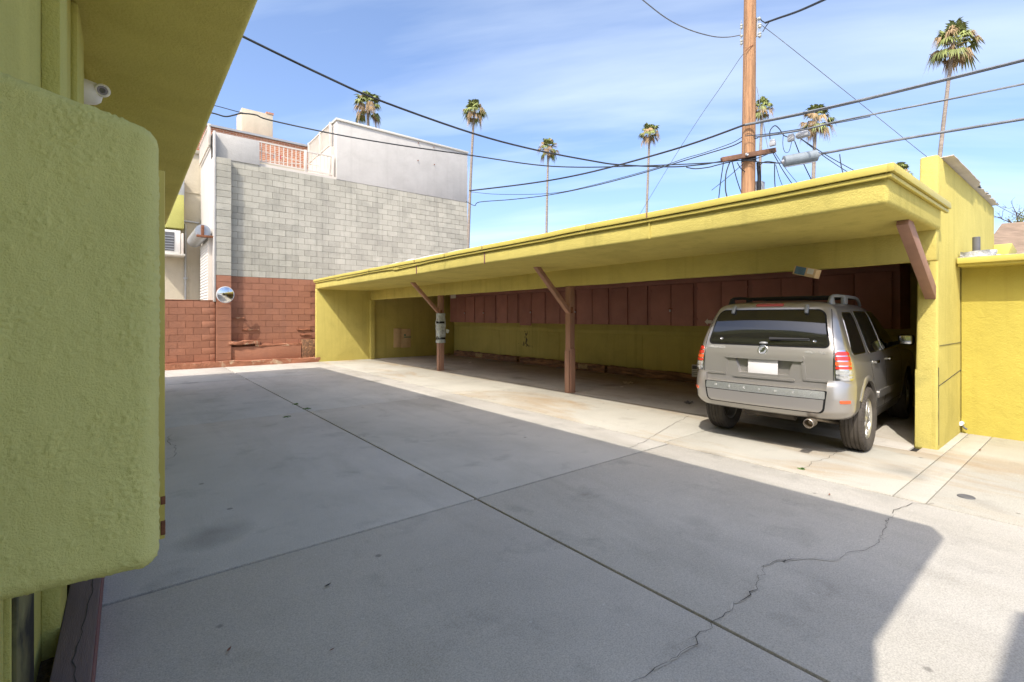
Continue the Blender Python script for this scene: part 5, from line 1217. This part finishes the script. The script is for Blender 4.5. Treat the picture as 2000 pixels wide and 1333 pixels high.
MB().lathe([(-.74, .034), (-.74, .046), (-.895, .05), (-.90, .044), (-.84, .040), (-.74, .0)], (.505, 0, .39), 'y', 24).build('exhaust_tip', 'exhaust', CAR, local=True, smooth=40)
MB().tube([(-.3, -.45, .40), (.25, -.45, .40)], .08, 14).build('muffler', 'under', CAR, local=True, smooth=40)
# wheels
def wheel(x, y, sg, first=[]):
    o = bpy.data.objects.new('wheel', None); col.objects.link(o); o.parent = CAR; o.location = (x, y, .368); o.rotation_euler = (0, 0, 0 if sg > 0 else math.pi)
    if not first:
        pr = [(-.085, .225), (-.105, .26), (-.117, .305), (-.112, .335), (-.098, .356), (-.085, .364)]
        for g_ in (-.060, -.022, .022, .060): pr += [(g_ - .006, .3675), (g_ - .0055, .360), (g_ + .0055, .360), (g_ + .006, .3675)]
        pr += [(.085, .364), (.098, .356), (.112, .335), (.117, .305), (.105, .26), (.085, .225)]
        ty = MB().lathe(pr, (0, 0, 0), 'x', 72, close=True)
        for sd in (-1, 1):                                   # shoulder blocks
            for k in range(60):
                a = 2 * math.pi * k / 60; ca, sa = math.cos(a), math.sin(a); da = 2 * math.pi / 60 * .32
                vs_ = []
                for aa in (a - da, a + da):
                    for (xx, rr) in ((sd * .072, .3685), (sd * .100, .3595), (sd * .114, .338)): vs_.append((xx, rr * math.cos(aa), rr * math.sin(aa)))
                for aa in (a - da, a + da):
                    for (xx, rr) in ((sd * .072, .361), (sd * .096, .352), (sd * .108, .334)): vs_.append((xx, rr * math.cos(aa), rr * math.sin(aa)))
                ty.add(vs_, [(0, 1, 4, 3), (1, 2, 5, 4), (0, 6, 7, 1), (1, 7, 8, 2), (3, 4, 10, 9), (4, 5, 11, 10), (2, 8, 11, 5)])
        rim = MB().lathe([(-.09, .228), (-.08, .21), (.03, .195), (.075, .205), (.088, .225), (.085, .232)], (0, 0, 0), 'x', 48)
        sp = MB()
        for k in range(6):
            a = 2 * math.pi * k / 6
            for s2 in (-.10, .10):
                d1, d2 = Vector((0, math.cos(a + s2 * .4), math.sin(a + s2 * .4))), Vector((0, math.cos(a + s2 * 1.5), math.sin(a + s2 * 1.5)))
                sp.bar(Vector((.062, 0, 0)) + d1 * .04, Vector((.055, 0, 0)) + d2 * .205, .034, .03, (1, 0, 0))
        sp.lathe([(.03, .0), (.082, .0), (.085, .02), (.075, .04), (.062, .062), (.03, .065)], (0, 0, 0), 'x', 20)
        back = MB().lathe([(.02, 0), (.018, .15), (.0, .205)], (0, 0, 0), 'x', 32)
        first += [ty.mesh('tyre'), rim.mesh('rim'), sp.mesh('spokes', (0, 0, 0), .004, 2), back.mesh('brake_disc')]
        for me, mt, an in zip(first, ('tyre', 'alloy', 'alloy', 'under'), (38, 40, 40, 40)):
            me.materials.append(M[mt])
            for p in me.polygons: p.use_smooth = True
            me.set_sharp_from_angle(angle=R(an))
    for nm, me in zip(('tyre', 'rim', 'spokes', 'brake_disc'), first): link(nm, me, None, o)
wheel(.775, 0, 1); wheel(-.775, 0, -1); wheel(.775, 2.62, 1); wheel(-.775, 2.62, -1)
# roof rack
for sg in (1, -1):
    x = sg * .565
    MB().tube(smooth_path([Vector((x, -.34, 1.70)), Vector((x, -.27, 1.765)), Vector((x, -.10, 1.795)), Vector((x * .99, .55, 1.80)), Vector((x * .98, 1.0, 1.785)), Vector((x * .97, 1.2, 1.70))], 5), .019, 10).build('rack_rail', 'rack' if sg > 0 else 'rack_black', CAR, local=True, smooth=50)
    MB().hexa([(x - .03, -.36, 1.67), (x + .03, -.36, 1.66), (x + .03, -.20, 1.69), (x - .03, -.20, 1.70), (x - .018, -.29, 1.785), (x + .018, -.29, 1.78), (x + .018, -.22, 1.79), (x - .018, -.22, 1.795)]).build('rack_foot', 'rack' if sg > 0 else 'rack_black', CAR, local=True, bevel=.012)
    MB().box(x - .025, x + .025, .25, .38, 1.70, 1.795).build('rack_foot', 'rack' if sg > 0 else 'rack_black', CAR, local=True, bevel=.012)
for y in (-.12, .45, .9): MB().tube([(-.565, y, 1.785), (0, y, 1.79), (.565, y, 1.785)], .013, 8).build('rack_bar', 'rack_black', CAR, local=True)
# right and left mirrors
for sg in (1, -1):
    b_ = MB().box(sg * .88, sg * 1.06, 1.72, 1.83, 1.16, 1.30) if sg > 0 else MB().box(-1.06, -.88, 1.72, 1.83, 1.16, 1.30)
    mo = b_.build('door_mirror', 'rack_black', CAR, local=True, bevel=.035, seg=3)
    MB().box(min(sg * .90, sg * 1.04), max(sg * .90, sg * 1.04), 1.714, 1.719, 1.175, 1.285).build('mirror_glass', 'mirror', mo, local=True, bevel=.002)
    MB().bar((sg * .78, 1.82, 1.16), (sg * .90, 1.79, 1.19), .07, .05).build('mirror_arm', 'rack_black', mo, local=True)
# lettering and badge
def text(body_, size, name, mat, parent, loc, shell_n=None, ext=.002, sx=1.0, space=1.0):
    cu = bpy.data.curves.new('t', 'FONT'); cu.body = body_; cu.size = size; cu.extrude = ext; cu.align_x = 'CENTER'; cu.align_y = 'CENTER'; cu.space_character = space; cu.resolution_u = 2; cu.offset = size * .012
    to = bpy.data.objects.new('t', cu); col.objects.link(to); dg = bpy.context.evaluated_depsgraph_get(); dg.update()
    me = bpy.data.meshes.new_from_object(to.evaluated_get(dg)); bpy.data.objects.remove(to)
    n_ = shell_n if shell_n is not None else Vector((0, -1, 0))
    up = Vector((0, 0, 1)); xx = up.cross(n_).normalized(); yy = n_.cross(xx).normalized()
    mat_ = Matrix((xx, yy, n_)).transposed().to_4x4(); mat_.translation = loc
    me.transform(Matrix.Identity(4)); 
    for v in me.vertices: v.co = mat_ @ Vector((v.co.x * sx, v.co.y, v.co.z))
    me.materials.clear(); me.name = name
    return link(name, me, mat, parent)
def letter(shell, s_, q, z, size, off=.005, **k): text(s_, size, 'lettering', 'badge', CAR, shell.pt(q, z) + shell.nrm(q, z) * off, shell.nrm(q, z), **k)
for i, ch in enumerate('MARINER'): letter(BODY, ch, -.64 + i * .0305, 1.165, .046, sx=1.15)
for i, ch in enumerate('4WD V6'):
    if ch != ' ': letter(BODY, ch, .445 + i * .034, 1.152, .042, sx=1.25)
for i, ch in enumerate('MERCURY'): letter(BUMP, ch, -.52 + i * .173, .703, .036, .006, sx=1.1)
c = BODY.pt(0, 1.158); n_ = Vector(BODY.nrm(0, 1.158))
eb = disc_stack([(.004, 0), (.004, .046)], c, n_, 32).build('emblem', 'rack', CAR, local=True)
disc_stack([(0, .056), (.010, .054), (.012, .050), (.010, .045), (.004, .044)], c, n_, 32).build('emblem_ring', 'chrome', eb, local=True, smooth=50)
for dz, l0, l1 in ((.020, -.004, .034), (.0, -.026, .030), (-.020, -.030, .018)):
    a, b = c + Vector((l0, -.009, dz - .010)), c + Vector((l1, -.009, dz + .012)); MB().bar(a, b, .010, .008, (0, -1, 0)).build('emblem_bar', 'chrome', eb, local=True)
